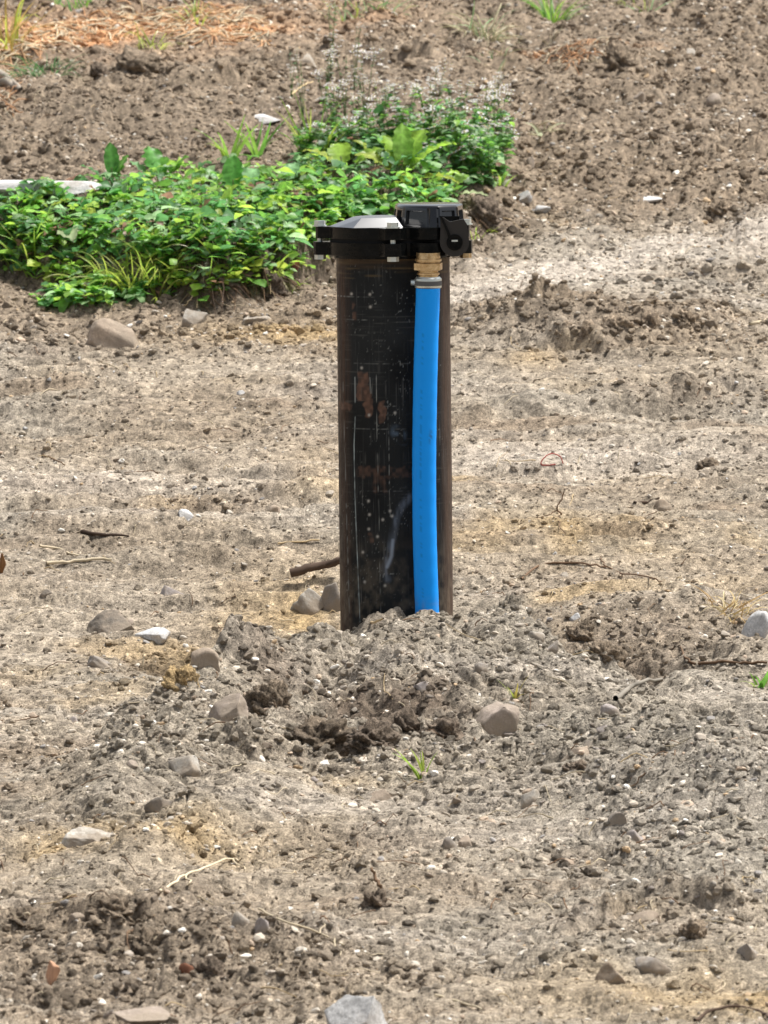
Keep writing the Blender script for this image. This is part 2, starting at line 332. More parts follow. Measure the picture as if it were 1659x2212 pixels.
def at(px, py):
    dx, dy, dz = ray(px, py); t = _T2/dy; zz = CAMZ+dz*t; hit = zz < gz(dx*t, CAMY+dy*t)
    i = np.argmax(hit) if hit.any() else len(t)-1
    return np.array([dx*t[i], CAMY+dy*t[i], zz[i]])
def proj(x, y, z):
    f = np.array([0, math.cos(PITCH), -math.sin(PITCH)]); up = np.array([0, math.sin(PITCH), math.cos(PITCH)])
    vy = y-CAMY; vz = z-CAMZ; d = vy*f[1]+vz*f[2]
    return 829.5+x/d/K, 1106-(vy*up[1]+vz*up[2])/d/K
def pin(px, py, poly):
    inside = np.zeros(np.shape(px), bool); j = len(poly)-1
    for i in range(len(poly)):
        xi, yi = poly[i]; xj, yj = poly[j]
        c = ((yi > py) != (yj > py)) & (px < (xj-xi)*(py-yi)/((yj-yi) or 1e-9)+xi); inside ^= c; j = i
    return inside

# ------------------------------------------------------------------ loose crumbs and grit (uncountable): instanced by geometry nodes
def scatter_stuff(name, P, S, RT, C, mat, seed, rough, label, cat):
    n = len(P); me = bpy.data.meshes.new(name); me.vertices.add(n); me.vertices.foreach_set('co', np.ascontiguousarray(P, np.float32).ravel())
    a = me.attributes.new('scl', 'FLOAT_VECTOR', 'POINT'); a.data.foreach_set('vector', np.ascontiguousarray(S, np.float32).ravel())
    a = me.attributes.new('rot', 'FLOAT_VECTOR', 'POINT'); a.data.foreach_set('vector', np.ascontiguousarray(RT, np.float32).ravel())
    c4 = np.ones((n, 4), np.float32); c4[:, :3] = C
    a = me.attributes.new('Col', 'FLOAT_COLOR', 'POINT'); a.data.foreach_set('color', c4.ravel())
    a = me.attributes.new('pick', 'INT', 'POINT'); a.data.foreach_set('value', np.random.default_rng(seed).integers(0, 6, n).astype(np.int32))
    ng = bpy.data.node_groups.new(name, 'GeometryNodeTree')
    ng.interface.new_socket('Geometry', in_out='INPUT', socket_type='NodeSocketGeometry'); ng.interface.new_socket('Geometry', in_out='OUTPUT', socket_type='NodeSocketGeometry')
    N = ng.nodes; L = ng.links; gi = N.new('NodeGroupInput'); go = N.new('NodeGroupOutput')
    jn = N.new('GeometryNodeGeometryToInstance')
    for k_ in range(6):
        ic = N.new('GeometryNodeMeshIcoSphere'); ic.inputs['Radius'].default_value = 1; ic.inputs['Subdivisions'].default_value = 2
        sp = N.new('GeometryNodeSetPosition'); po = N.new('GeometryNodeInputPosition'); no = N.new('ShaderNodeTexNoise')
        no.noise_dimensions = '4D'; no.inputs['W'].default_value = seed+k_*7.7; no.inputs['Scale'].default_value = rough[0]; no.inputs['Detail'].default_value = 3
        ad = N.new('ShaderNodeVectorMath'); ad.operation = 'SUBTRACT'; ad.inputs[1].default_value = (.5, .5, .5)
        sc = N.new('ShaderNodeVectorMath'); sc.operation = 'SCALE'; sc.inputs['Scale'].default_value = rough[1]
        L.new(po.outputs[0], no.inputs['Vector']); L.new(no.outputs['Color'], ad.inputs[0]); L.new(ad.outputs[0], sc.inputs[0])
        L.new(ic.outputs[0], sp.inputs['Geometry']); L.new(sc.outputs[0], sp.inputs['Offset'])
        sm = N.new('GeometryNodeSetMaterial'); sm.inputs['Material'].default_value = mat
        L.new(sp.outputs[0], sm.inputs[0]); L.new(sm.outputs[0], jn.inputs[0])
    ip = N.new('GeometryNodeInstanceOnPoints'); ip.inputs['Pick Instance'].default_value = True
    def attr(nm, dt):
        q = N.new('GeometryNodeInputNamedAttribute'); q.data_type = dt; q.inputs['Name'].default_value = nm; return q.outputs['Attribute']
    L.new(gi.outputs[0], ip.inputs['Points']); L.new(jn.outputs[0], ip.inputs['Instance'])
    L.new(attr('pick', 'INT'), ip.inputs['Instance Index']); L.new(attr('scl', 'FLOAT_VECTOR'), ip.inputs['Scale'])
    er = N.new('FunctionNodeEulerToRotation'); L.new(attr('rot', 'FLOAT_VECTOR'), er.inputs[0]); L.new(er.outputs[0], ip.inputs['Rotation'])
    L.new(ip.outputs[0], go.inputs[0])
    me.materials.append(mat)
    o = put(name, me, None, label=label, cat=cat, kind='stuff'); md = o.modifiers.new('scatter', 'NODES'); md.node_group = ng
    return o
def field(n, seed, margin=.10):
    r = np.random.default_rng(seed); D = 6.6*np.exp(r.random(n)**.92*math.log(17.4/6.6))
    x = (r.random(n)*2-1)*(.0567*D+margin); return r, x, D+CAMY
n = 190000
r, x, y = field(n, 11); D = y-CAMY
up = sst(12.2, 13.2, D); mm = np.clip(mound(x, y)/.03, 0, 1)
smooth = np.clip(gauss(x, y, P_SM, .24, .16)+gauss(x, y, P_SM2, .22, .2), 0, 1)
rb = rub(x, y, up, mm); sz = .0011+.0056*r.random(n)**5*(.9+.5*up)
keep = r.random(n) < np.where(sz > .0028, rb**1.2*.9, .22+.6*rb)
x, y, D, up, sz = x[keep], y[keep], D[keep], up[keep], sz[keep]; n = len(x); sz = sz+.0003*np.maximum(0, D-10)
S = sz[:, None]*np.stack([1+.5*r.random(n), 1+.5*r.random(n), .65+.4*r.random(n)], 1)
scatter_stuff('soil_crumbs', np.stack([x, y, gz(x, y)+sz*.12], 1), S, r.random((n, 3))*[.8, .8, 6.28], soil(x, y)*(.8+1.1*r.random(n))[:, None], M_CRUMB, 3, (1.7, 1.7), 'loose brown soil crumbs strewn over the whole site', 'soil crumbs')
M_GRIT, _n, _b = mat_new('grit', .8, .3)
_a = nd(_n, 'ShaderNodeAttribute', attribute_name='Col', attribute_type='INSTANCER'); _n.links.new(_a.outputs['Color'], _b.inputs['Base Color'])
n = 70000
r, x, y = field(n, 12); D = y-CAMY; mm = np.clip(mound(x, y)/.03, 0, 1); up = sst(12.2, 13.2, D)
rb = rub(x, y, up, mm); sz = .0010+.0042*r.random(n)**6
keep = r.random(n) < np.where(sz > .0026, (rb*.9+.4*gauss(x, y, P_RM, .3, .9))*.8, .30+.5*rb)*(.7+.9*fbm(x*3, y*4, 56, 2))
sz = sz[keep]+.0003*np.maximum(0, D[keep]-10)
x, y, D = x[keep], y[keep], D[keep]; n = len(x)
pal = np.array([(.46, .40, .32), (.60, .54, .45), (.36, .31, .25), (.44, .34, .25), (.27, .25, .23), (.42, .30, .18), (.74, .70, .62)]); pc = pal[r.choice(7, n, p=[.27, .2, .16, .14, .1, .06, .07])]
S = sz[:, None]*np.stack([1+.7*r.random(n), 1+.5*r.random(n), .55+.35*r.random(n)], 1)
scatter_stuff('gravel', np.stack([x, y, gz(x, y)+sz*.15], 1), S, r.random((n, 3))*[.5, .5, 6.28], pc*(.75+.5*r.random(n))[:, None], M_GRIT, 9, (1.1, 1.5), 'pale and grey grit mixed into the dirt surface', 'gravel')
# ------------------------------------------------------------------ casing with its cap
CX, CR, LX_ = .0195, .084, .04                          # axis and radius of the casing
def zr(row, y=-.084):
    return CAMZ-(y-CAMY)*np.tan(PITCH+np.arctan((row-1106)*K))
def xr(px, y=-.084, z=.45):
    return (px-829.5)*K*((y-CAMY)*math.cos(PITCH)+(CAMZ-z)*math.sin(PITCH))
def seg(px, py, pts, wdt):
    """soft mask of a stroke along picture points"""
    m = np.zeros_like(px)
    for (x0, y0), (x1, y1) in zip(pts[:-1], pts[1:]):
        t = np.clip(((px-x0)*(x1-x0)+(py-y0)*(y1-y0))/((x1-x0)**2+(y1-y0)**2), 0, 1)
        d = np.hypot(px-x0-t*(x1-x0), py-y0-t*(y1-y0)); m = np.maximum(m, np.clip(1.3-d/wdt, 0, 1))
    return m
def c2(x, y): return ((1100+x/1.7013)/1.736, (1100+y/1.7013)/1.736)
LEAN = .0105
well = put('well_casing', None, label='black steel well casing with bolted cap standing upright behind a dirt mound', cat='well casing', loc=(CX, 0, 0))
well.rotation_euler = (-LX_, -LEAN, 0)
def zrc(row, yl): return zr(row, yl+.024)+LX_*yl
nth, nz = 300, 520
th = np.concatenate([np.linspace(-math.pi, 0, 250), np.linspace(0, math.pi, 52)[1:-1]]); nth = len(th)
zt = zrc(556, -.084); zz = np.linspace(-.25, zt, nz)
TH, ZZ = np.meshgrid(th, zz)
rr = CR+.0002*vn(TH*9, ZZ*8, 5)+.00012*vn(TH*30, ZZ*70, 6)
PX = (CR*np.cos(TH)).ravel(); PY = (CR*np.sin(TH)).ravel(); PZ = ZZ.ravel()
sx = 853+PX/.000683; sy = 565+(zt-PZ)/.000683; s = 1.0     # picture-sized coordinates on the pipe skin, from its own centre line
un = TH.ravel()*CR/.000683
C = np.zeros((len(PX), 3), np.float32)+np.array((.009, .010, .011))
def mixc(col, m):
    global C
    m = np.clip(m, 0, 1)[:, None]; C = C*(1-m)+np.array(col, np.float32)*m
mixc((.022, .024, .025), .5+.8*fbm(un/60, sy/90, 401))
wv = np.clip(vn(un/2.2, sy/50, 402)*.8-.35, 0, 1)*(.4+vn(un/30, sy/60, 403)); mixc((.10, .10, .095), wv*1.6)
wv = np.clip(vn(un/45, sy/2.0, 404)*.8-.4, 0, 1)*np.clip(.3+vn(un/50, sy/120, 405), 0, 1); mixc((.11, .11, .10), wv*2.0*(sy < 1100))
sp = np.clip(vn(un/3, sy/4, 406)-.72, 0, 1)*3.2; mixc((.28, .29, .27), sp*np.clip(.2+vn(un/40, sy/50, 407), 0, 1)*1.2)
# rust along both flanks
edge = sst(34, 12, np.abs(sx-731))*(.35+.5*np.clip(vn(un/5, sy/90, 408)+.3, 0, 1)); mixc((.105, .052, .030), edge*.6)
redge = sst(948, 966, sx); mixc((.095, .062, .046), redge*(.72+.3*vn(un/6, sy/70, 409))); mixc((.045, .032, .026), redge*np.clip(vn(un/4, sy/140, 410)*1.4, 0, .8))
mixc((.085, .055, .03), sst(600, 575, sy)*(.45+.5*vn(un/50, sy/5, 411)))
mixc((.14, .10, .05), np.clip(vn(un/60, sy/3, 412)-.25, 0, 1)*(sy < 612)*(sy > 560))
rag = .6+.9*vn(un/7, sy/8, 413)
for x0, y0, x1, y1, a in ((412, 530, 482, 650, .95), (408, 645, 492, 706, .9), (455, 690, 506, 808, .95), (548, 708, 588, 852, .85), (296, 730, 372, 772, .8), (384, 150, 412, 194, .8), (380, 90, 400, 130, .6), (405, 1130, 745, 1200, .38), (500, 1200, 590, 1290, .3), (470, 1560, 500, 1610, .5)):
    p0 = c2(x0, y0); p1 = c2(x1, y1); q = 4*vn(un/9, sy/9, 414)
    m = sst(p0[0]-2, p0[0]+2, sx+q)*sst(p1[0]+2, p1[0]-2, sx+q)*sst(p0[1]-3, p0[1]+3, sy+q)*sst(p1[1]+3, p1[1]-3, sy+q)
    mixc((.15, .085, .06), .85*m*a*(.55+.6*rag) if a > .5 else m*a*rag)
for x_, y_ in ((475, 1350), (480, 1437), (565, 1468), (475, 1530), (530, 1577), (435, 1680), (440, 500), (485, 800), (575, 1890), (650, 785), (445, 1870), (500, 110), (380, 30), (498, 30), (625, 1445), (612, 1412)):
    a, b = c2(x_, y_); mixc((.42, .40, .36), 1.2*np.exp(-((sx-a)/(2.6))**2-((sy-b)/2.6)**2))
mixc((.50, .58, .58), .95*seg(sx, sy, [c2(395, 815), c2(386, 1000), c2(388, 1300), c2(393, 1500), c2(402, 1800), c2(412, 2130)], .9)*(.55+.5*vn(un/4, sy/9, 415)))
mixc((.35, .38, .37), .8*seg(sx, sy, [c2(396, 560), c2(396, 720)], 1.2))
mixc((.30, .31, .29), .7*seg(sx, sy, [c2(533, 520), c2(533, 880), c2(540, 1400), c2(545, 2080)], .8)*(.3+vn(un/8, sy/14, 416)))
mixc((.30, .31, .29), .7*seg(sx, sy, [c2(492, 560), c2(500, 660)], .9))
mixc((.30, .31, .29), .6*seg(sx, sy, [c2(605, 700), c2(612, 1450)], .8)*(.2+1.3*vn(un/8, sy/6, 417)))
mixc((.26, .27, .26), .6*seg(sx, sy, [c2(320, 560), c2(330, 1300), c2(345, 2100)], 1.3)*(.35+vn(un/6, sy/12, 418)))
for y_, a, b, st_ in ((48, 290, 530, .6), (190, 275, 520, .5), (470, 390, 760, .35), (888, 330, 720, .25), (740, 560, 660, .3), (1285, 470, 740, .2)):
    mixc((.33, .34, .32), .8*st_*seg(sx, sy, [c2(a, y_), c2(b, y_+3)], 1.0)*(.5+vn(un/5, sy/5, 419)))
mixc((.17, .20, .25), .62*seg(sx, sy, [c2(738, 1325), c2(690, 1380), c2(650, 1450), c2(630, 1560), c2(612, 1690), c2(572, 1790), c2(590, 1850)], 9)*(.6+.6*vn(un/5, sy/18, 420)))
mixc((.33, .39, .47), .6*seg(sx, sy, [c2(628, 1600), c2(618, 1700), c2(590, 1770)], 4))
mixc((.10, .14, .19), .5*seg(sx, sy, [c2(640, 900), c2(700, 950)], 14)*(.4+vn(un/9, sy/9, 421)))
# dried mud splashed up from the ground
md_ = sst(.22, .0, PZ)*(.25+.9*fbm(un/16, sy/18, 422)); mixc((.26, .21, .15), md_*.55)
V = np.stack([PX*rr.ravel()/CR, PY*rr.ravel()/CR, PZ], 1)
ix = np.arange(nz*nth).reshape(nz, nth); a_ = ix[:-1]; b_ = ix[1:]
Q = np.stack([a_, np.roll(a_, -1, 1), np.roll(b_, -1, 1), b_], -1).reshape(-1, 4)
M_PIPE, _n, _b = vcol_mat('weathered_black_steel', .42, .09)
_t = nd(_n, 'ShaderNodeTexCoord'); _q = noise(_n, _t.outputs['Object'], 55, 4, .7); _r = ramp(_n, _q.outputs[0], [(.3, .34), (.7, .62)]); _n.links.new(_r.outputs[0], _b.inputs['Roughness'])
_bp = nd(_n, 'ShaderNodeBump', Strength=.35, Distance=.001); _q2 = noise(_n, _t.outputs['Object'], 300, 5, .7); _n.links.new(_q2.outputs[0], _bp.inputs['Height']); _n.links.new(_bp.outputs[0], _b.inputs['Normal'])
put('casing_pipe', new_mesh('casing_pipe', V, Q, C), M_PIPE, well, label='steel pipe with scratched black coating and rust streaks')

M_CAST, _n, _b = mat_new('black_gloss_paint', .16, .14, (.004, .0045, .0045)); _b.inputs['Coat Weight'].default_value = 0; _b.inputs['Coat Roughness'].default_value = .08
_t = nd(_n, 'ShaderNodeTexCoord'); _q = noise(_n, _t.outputs['Object'], 30, 5, .7); _r = ramp(_n, _q.outputs[0], [(.4, .10), (.75, .42)]); _n.links.new(_r.outputs[0], _b.inputs['Roughness'])
_bp = nd(_n, 'ShaderNodeBump', Strength=.25, Distance=.0015); _q2 = noise(_n, _t.outputs['Object'], 70, 3, .6); _n.links.new(_q2.outputs[0], _bp.inputs['Height']); _n.links.new(_bp.outputs[0], _b.inputs['Normal'])
_q3 = noise(_n, _t.outputs['Object'], 140, 5, .7); _r3 = ramp(_n, _q3.outputs[0], [(.5, (.004, .0045, .0045)), (.78, (.012, .011, .010))]); _n.links.new(_r3.outputs[0], _b.inputs['Base Color'])
M_DOME, _n, _b = mat_new('lid_enamel', .36, .8, (.006, .007, .009)); _b.inputs['Coat Weight'].default_value = 1; _b.inputs['Coat Roughness'].default_value = .3; _b.inputs['Coat IOR'].default_value = 2.2
M_BOX, _n, _b = mat_new('box_enamel', .2, .3, (.006, .0065, .008)); _b.inputs['Coat Weight'].default_value = .6; _b.inputs['Coat Roughness'].default_value = .06
M_DULL, _n, _b = mat_new('dusty_black_cast', .5, .3, (.028, .025, .022))
M_ZINC, _n, _b = mat_new('zinc', .32, .5, (.62, .66, .63)); _b.inputs['Metallic'].default_value = .75
M_BRASS, _n, _b = mat_new('brass', .33, .5, (.62, .44, .22)); _b.inputs['Metallic'].default_value = .8
_t = nd(_n, 'ShaderNodeTexCoord'); _q = noise(_n, _t.outputs['Object'], 120, 4, .7); _r = ramp(_n, _q.outputs[0], [(.35, (.42, .27, .12)), (.65, (.72, .56, .34))]); _n.links.new(_r.outputs[0], _b.inputs['Base Color'])
M_RUBBER = mat_new('gasket_rubber', .8, .2, (.012, .012, .012))[0]
def bm_obj(name, bm, mat, parent, bev=0, smooth=True, **kw):
    if bev:
        es = [e for e in bm.edges if len(e.link_faces) == 2 and e.calc_face_angle(0) > .5]
        bmesh.ops.bevel(bm, geom=es, offset=bev, segments=2, affect='EDGES', profile=.6)
    bmesh.ops.recalc_face_normals(bm, faces=bm.faces)
    me = bpy.data.meshes.new(name); bm.to_mesh(me); bm.free()
    for p in me.polygons: p.use_smooth = smooth and False
    if smooth:
        for p in me.polygons: p.use_smooth = True
        me.set_sharp_from_angle(angle=R(32))
    return put(name, me, mat, parent, **kw)
def prism(bm, pts, z0, z1, top=None):
    a = [bm.verts.new((x, y, z0)) for x, y in pts]; b = [bm.verts.new((x, y, z1)) for x, y in (top or pts)]
    n = len(a)
    bm.faces.new(a[::-1]); bm.faces.new(b)
    for i in range(n): bm.faces.new((a[i], a[(i+1) % n], b[(i+1) % n], b[i]))
    return a, b
def circ(cx, cy, r, n, a0=0): return [(cx+r*math.cos(a0+2*math.pi*i/n), cy+r*math.sin(a0+2*math.pi*i/n)) for i in range(n)]
LX = lambda p: (p-849)*.000683                 # picture column near the cap -> local x
ZF = {r_: zrc(r_, -.097) for r_ in (437, 448, 463, 466, 480, 490, 492, 514, 517, 525, 527, 545, 553, 556, 560, 580, 597, 600, 602, 622, 625)}
BA = [math.pi*1.0, -math.pi/2, -.02, math.pi/2]     # the four bolts
PORT = (.0545, -.084)
def outline(r0, ear, port):
    pts = []
    for i in range(120):
        a = 2*math.pi*i/120
        r = r0+ear*max(math.exp(-(((a-b+math.pi) % (2*math.pi)-math.pi)/.16)**4) for b in BA)
        pa = math.atan2(PORT[1], PORT[0]); da = (a-pa+math.pi) % (2*math.pi)-math.pi
        d = math.hypot(*PORT)
        sdd = d*math.sin(da)
        if abs(sdd) < port and math.cos(da) > 0: r = max(r, d*math.cos(da)+math.sqrt(port**2-sdd**2))
        pts.append((r*math.cos(a), r*math.sin(a)))
    return pts
bm = bmesh.new(); prism(bm, outline(.098, .020, .027), ZF[553], ZF[525]); bm_obj('lower_flange', bm, M_CAST, well, .0018)
bm = bmesh.new(); prism(bm, circ(0, 0, .093, 64), ZF[525], ZF[517]+.0002); bm_obj('gasket', bm, M_RUBBER, well)
bm = bmesh.new(); prism(bm, outline(.0955, .019, .026), ZF[517], ZF[492]); upper = bm_obj('upper_flange', bm, M_CAST, well, .002)
bm = bmesh.new(); prism(bm, circ(0, 0, .088, 64), ZF[560], ZF[553]+.0005); bm_obj('collar', bm, M_CAST, well, .001)
# raised lid dome: low facetted hump on the left of the cap
base = [(-.094, -.004), (-.082, -.044), (-.058, -.090), (-.012, -.083), (.015, -.076), (.018, .06), (-.02, .088), (-.055, .074), (-.084, .04)]
top = [(-.058, -.004), (-.053, -.030), (-.046, -.078), (-.012, -.071), (.005, -.066), (.006, .035), (-.014, .05), (-.036, .042), (-.052, .02)]
bm = bmesh.new(); prism(bm, base, ZF[492]+.0003, zrc(463, .03)-.001, top); bm_obj('lid_dome', bm, M_DOME, well, .0035, label='glossy sloping lid dome reflecting the sky')
# wiring box on the right of the cap
zb0, zb1 = ZF[492]+.0002, zrc(437, .06)
plan = [(.000, .045), (.003, -.010), (.014, -.050), (.052, -.092), (.068, -.096), (.098, -.072), (.107, -.02), (.107, .045), (.085, .07), (.02, .07)]
ctr = (.055, -.01); tp = [(ctr[0]+(x-ctr[0])*.93, ctr[1]+(y-ctr[1])*.93) for x, y in plan]
bm = bmesh.new(); prism(bm, plan, zb0, zb1, tp)
es = [e for e in bm.edges if all(v.co.z > zb1-.001 for v in e.verts)]
bmesh.ops.bevel(bm, geom=es, offset=.005, segments=3, affect='EDGES', profile=.5)
es = [e for e in bm.edges if abs(e.verts[0].co.z-e.verts[1].co.z) > .015]
bmesh.ops.bevel(bm, geom=es, offset=.003, segments=2, affect='EDGES')
bm.normal_update()
big = [f for f in bm.faces if abs(f.normal.z) < .3 and f.calc_area() > .0006]
for f in big:
    r_ = bmesh.ops.inset_individual(bm, faces=[f], thickness=.0045, depth=0)
    bmesh.ops.inset_individual(bm, faces=[f], thickness=.0012, depth=-.0035)
box = bm_obj('wiring_box', bm, M_BOX, well, label='raised wiring box with recessed side panels')
bm = bmesh.new()
def boxm(bm, x0, x1, y0, y1, z0, z1): prism(bm, [(x0, y0), (x1, y0), (x1, y1), (x0, y1)], z0, z1)
boxm(bm, .074, .098, -.097, -.083, zrc(478, -.097), zrc(468, -.097)); bm_obj('raised_bar', bm, M_CAST, box, .001)
# clamp ear with its plug at the right front
zc = zrc(524, -.11); pts = []
for i in range(17):
    a = math.pi+math.pi*i/16; pts.append((.0905+.0215*math.cos(a), zc+.021*math.sin(a)))
pts += [(.109, zrc(486, -.11)), (.104, zrc(474, -.11)), (.084, zrc(480, -.11)), (.074, zrc(470, -.11)), (.0705, zrc(472, -.11))]
bm = bmesh.new(); n_ = len(pts)
a = [bm.verts.new((x, -.112, z)) for x, z in pts]; b = [bm.verts.new((x, -.098, z)) for x, z in pts]
bm.faces.new(a); bm.faces.new(b[::-1])
for i in range(n_): bm.faces.new((a[i], b[i], b[(i+1) % n_], a[(i+1) % n_]))
ear = bm_obj('clamp_ear', bm, M_DULL, well, .0012, label='dusty grey-black clamp ear with a round socket')
def ring_y(bm, cx, cz, ro, ri, y0, y1, n=28):
    L_ = [[bm.verts.new((cx+r_*math.cos(2*math.pi*i/n), y, cz+r_*math.sin(2*math.pi*i/n))) for i in range(n)] for r_, y in ((ro, y1), (ro, y0), (ri, y0), (ri, y1))]
    for k_ in range(4):
        for i in range(n): bm.faces.new((L_[k_][i], L_[k_][(i+1) % n], L_[(k_+1) % 4][(i+1) % n], L_[(k_+1) % 4][i]))
bm = bmesh.new(); ring_y(bm, .0905, zc, .0118, .0082, -.1155, -.1119); ring_y(bm, .0905, zc, .0082, .0015, -.1124, -.1119)
bm_obj('socket_ring', bm, M_CAST, ear, .0006)
bm = bmesh.new(); prism(bm, circ(.0905, 0, .0001, 3), 0, .0001); bm.clear(); boxm(bm, .086, .095, -.1145, -.1122, zc+.001, zc+.0036); bm_obj('screw_slot', bm, M_ZINC, ear)
# left rib of the ear: the bright curved edge
bm = bmesh.new(); pr = None
for i in range(11):
    t = i/10; x = LX(949)+.0135*math.sin(t*1.5); z = zrc(468, -.11)-.038*t; q = [bm.verts.new(c_) for c_ in ((x, -.116, z), (x+.004, -.116, z), (x+.004, -.098, z), (x, -.098, z))]
    if pr:
        for k_ in range(4): bm.faces.new((pr[k_], pr[(k_+1) % 4], q[(k_+1) % 4], q[k_]))
    pr = q
bm_obj('ear_rib', bm, M_CAST, well, .0006)
for i, b_ in enumerate(BA):
    bx, by = .108*math.cos(b_), .108*math.sin(b_)
    bm = bmesh.new(); prism(bm, circ(bx, by, .0105, 20), ZF[492]+.0002, ZF[492]+.002); prism(bm, circ(bx, by, .0088, 6, .3+i), ZF[492]+.0021, ZF[492]+.0085)
    prism(bm, circ(bx, by, .004, 12), ZF[553]-.006, ZF[492])
    bo = bm_obj('bolt', bm, M_ZINC, well, .0006)
    bm = bmesh.new(); prism(bm, circ(bx, by, .0085, 6, .1+i), ZF[553]-.0072, ZF[553]-.0003)
    bm_obj('nut', bm, M_BRASS if i == 2 else M_ZINC, bo, .0006)
# ------------------------------------------------------------------ blue hose with fitting
hose = put('water_hose', None, label='bright blue plastic hose clamped to a brass fitting in front of the casing', cat='hose', loc=(0, 0, 0))
HP = [(625, 925), (660, 923.5), (700, 922), (760, 920.3), (850, 918), (1000, 916), (1150, 917), (1250, 920), (1330, 923), (1430, 926), (1560, 930)]
hrow = np.linspace(622, 1560, 240); hpx = np.interp(hrow, [a for a, b in HP], [b for a, b in HP]); hpx = np.convolve(np.pad(hpx, 12, 'edge'), np.ones(25)/25, 'valid')
hy = -.084-.0178-.004*np.clip((1000-hrow)/400, 0, 1)**2-.001*np.sin(hrow/90.)
hy = hy+LX_*zr(hrow, hy); hz = zr(hrow, hy); hx = xr(hpx, hy, hz)
def tube(xc, yc, zc_, rad, n=28):
    a = np.linspace(0, 2*math.pi, n, endpoint=False); rad = np.broadcast_to(rad, xc.shape)
    V = np.stack([xc[:, None]+rad[:, None]*np.cos(a), yc[:, None]+rad[:, None]*np.sin(a), np.repeat(zc_[:, None], n, 1)], -1).reshape(-1, 3)
    ix = np.arange(len(xc)*n).reshape(-1, n); q = np.stack([ix[:-1], ix[1:], np.roll(ix[1:], -1, 1), np.roll(ix[:-1], -1, 1)], -1).reshape(-1, 4)
    return V, q
V, Q = tube(hx, hy, hz, .0176+.0001*np.sin(hrow/7.), 40)
hc = np.zeros((len(V), 3))+np.array((.005, .33, 1.0)); ang = np.tile(np.arange(40), 240); rw = np.repeat(hrow, 40)
m = (np.clip(1-np.abs(rw-940)/22, 0, 1)*np.exp(-((ang-33.5+(rw-940)*.02)/.9)**2)*(vn(rw/5, ang*1.3, 7) > -.2))[:, None]; hc = hc*(1-m*.7)+np.array((.03, .06, .12))*m*.7
m = ((np.abs(ang-28) < .6)*(vn(rw/4., ang*0, 9) > .25)*(rw > 700))[:, None]; hc = hc*(1-m*.22)
m = (sst(1270, 1335, rw)*np.clip(.4+vn(rw/7, ang/2., 8), 0, 1)*.35)[:, None]; hc = hc*(1-m)+np.array((.3, .25, .18))*m
M_HOSE, _n, _b = vcol_mat('blue_plastic', .5, .18)
_t = nd(_n, 'ShaderNodeTexCoord'); _q = noise(_n, _t.outputs['Object'], 180, 3, .6); _r = ramp(_n, _q.outputs[0], [(.4, .42), (.7, .6)]); _n.links.new(_r.outputs[0], _b.inputs['Roughness'])
put('hose_tube', new_mesh('hose_tube', V, Q, hc), M_HOSE, hose)
fx, fy = xr(925, -.08, .58), -.1025+LX_*.56
def lathe_n(name, mat, prof, n, parent, a0=0, bev=0, **kw):
    bm = bmesh.new(); pr = None
    for z, r_ in prof:
        q = [bm.verts.new((x, y, z)) for x, y in circ(fx, fy, r_, n, a0)]
        if pr:
            for i in range(n): bm.faces.new((pr[i], pr[(i+1) % n], q[(i+1) % n], q[i]))
        pr = q
    return bm_obj(name, bm, mat, parent, bev, **kw)
Z_ = lambda r_: zr(r_, fy)
fit = lathe_n('brass_fitting', M_BRASS, [(Z_(545), .0175), (Z_(558), .0178), (Z_(559), .0195), (Z_(564), .0195), (Z_(565), .017), (Z_(570), .0165)], 28, hose)
lathe_n('hex_nut', M_BRASS, [(Z_(566), .001), (Z_(566), .0185), (Z_(568), .0222), (Z_(582.5), .0222), (Z_(583.5), .019), (Z_(583.5), .001)], 6, fit, .35, .0006)
lathe_n('hose_barb', M_BRASS, [(Z_(583), .0145), (Z_(588), .0145), (Z_(589), .0165), (Z_(593), .0165), (Z_(594), .0145), (Z_(598), .0145)], 28, fit)
clp = lathe_n('hose_clamp', M_ZINC, [(Z_(597.5), .012), (Z_(597.5), .0172), (Z_(599), .0176), (Z_(601), .0194), (Z_(603), .0197), (Z_(620), .0197), (Z_(621.5), .0192), (Z_(622.5), .0178)], 36, hose, label='steel band clamp round the top end of the hose')
bm = bmesh.new()
for i in range(26):
    a = -math.pi+.15+i*.11; x, y = fx+.0199*math.cos(a), fy+.0199*math.sin(a); d = .0011
    prism(bm, [(x-d*math.sin(a), y+d*math.cos(a)), (x+d*math.sin(a), y-d*math.cos(a)), (x+d*math.sin(a)+.0004*math.cos(a), y-d*math.cos(a)+.0004*math.sin(a)), (x-d*math.sin(a)+.0004*math.cos(a), y+d*math.cos(a)+.0004*math.sin(a))], Z_(616), Z_(606))
M_DKM = mat_new('slot_shadow_metal', .6, .3, (.10, .10, .10))[0]
bm_obj('clamp_slots', bm, M_DKM, clp, smooth=False)
bm = bmesh.new(); r_ = bmesh.ops.create_cone(bm, cap_ends=True, segments=6, radius1=.0042, radius2=.0042, depth=.006)
bmesh.ops.rotate(bm, verts=bm.verts, matrix=Matrix.Rotation(math.pi/2, 3, 'Y')@Matrix.Rotation(.3, 3, 'Z')); bmesh.ops.translate(bm, verts=bm.verts, vec=(fx-.0225, fy-.002, Z_(610)))
bm_obj('clamp_screw', bm, M_ZINC, clp, .0005)

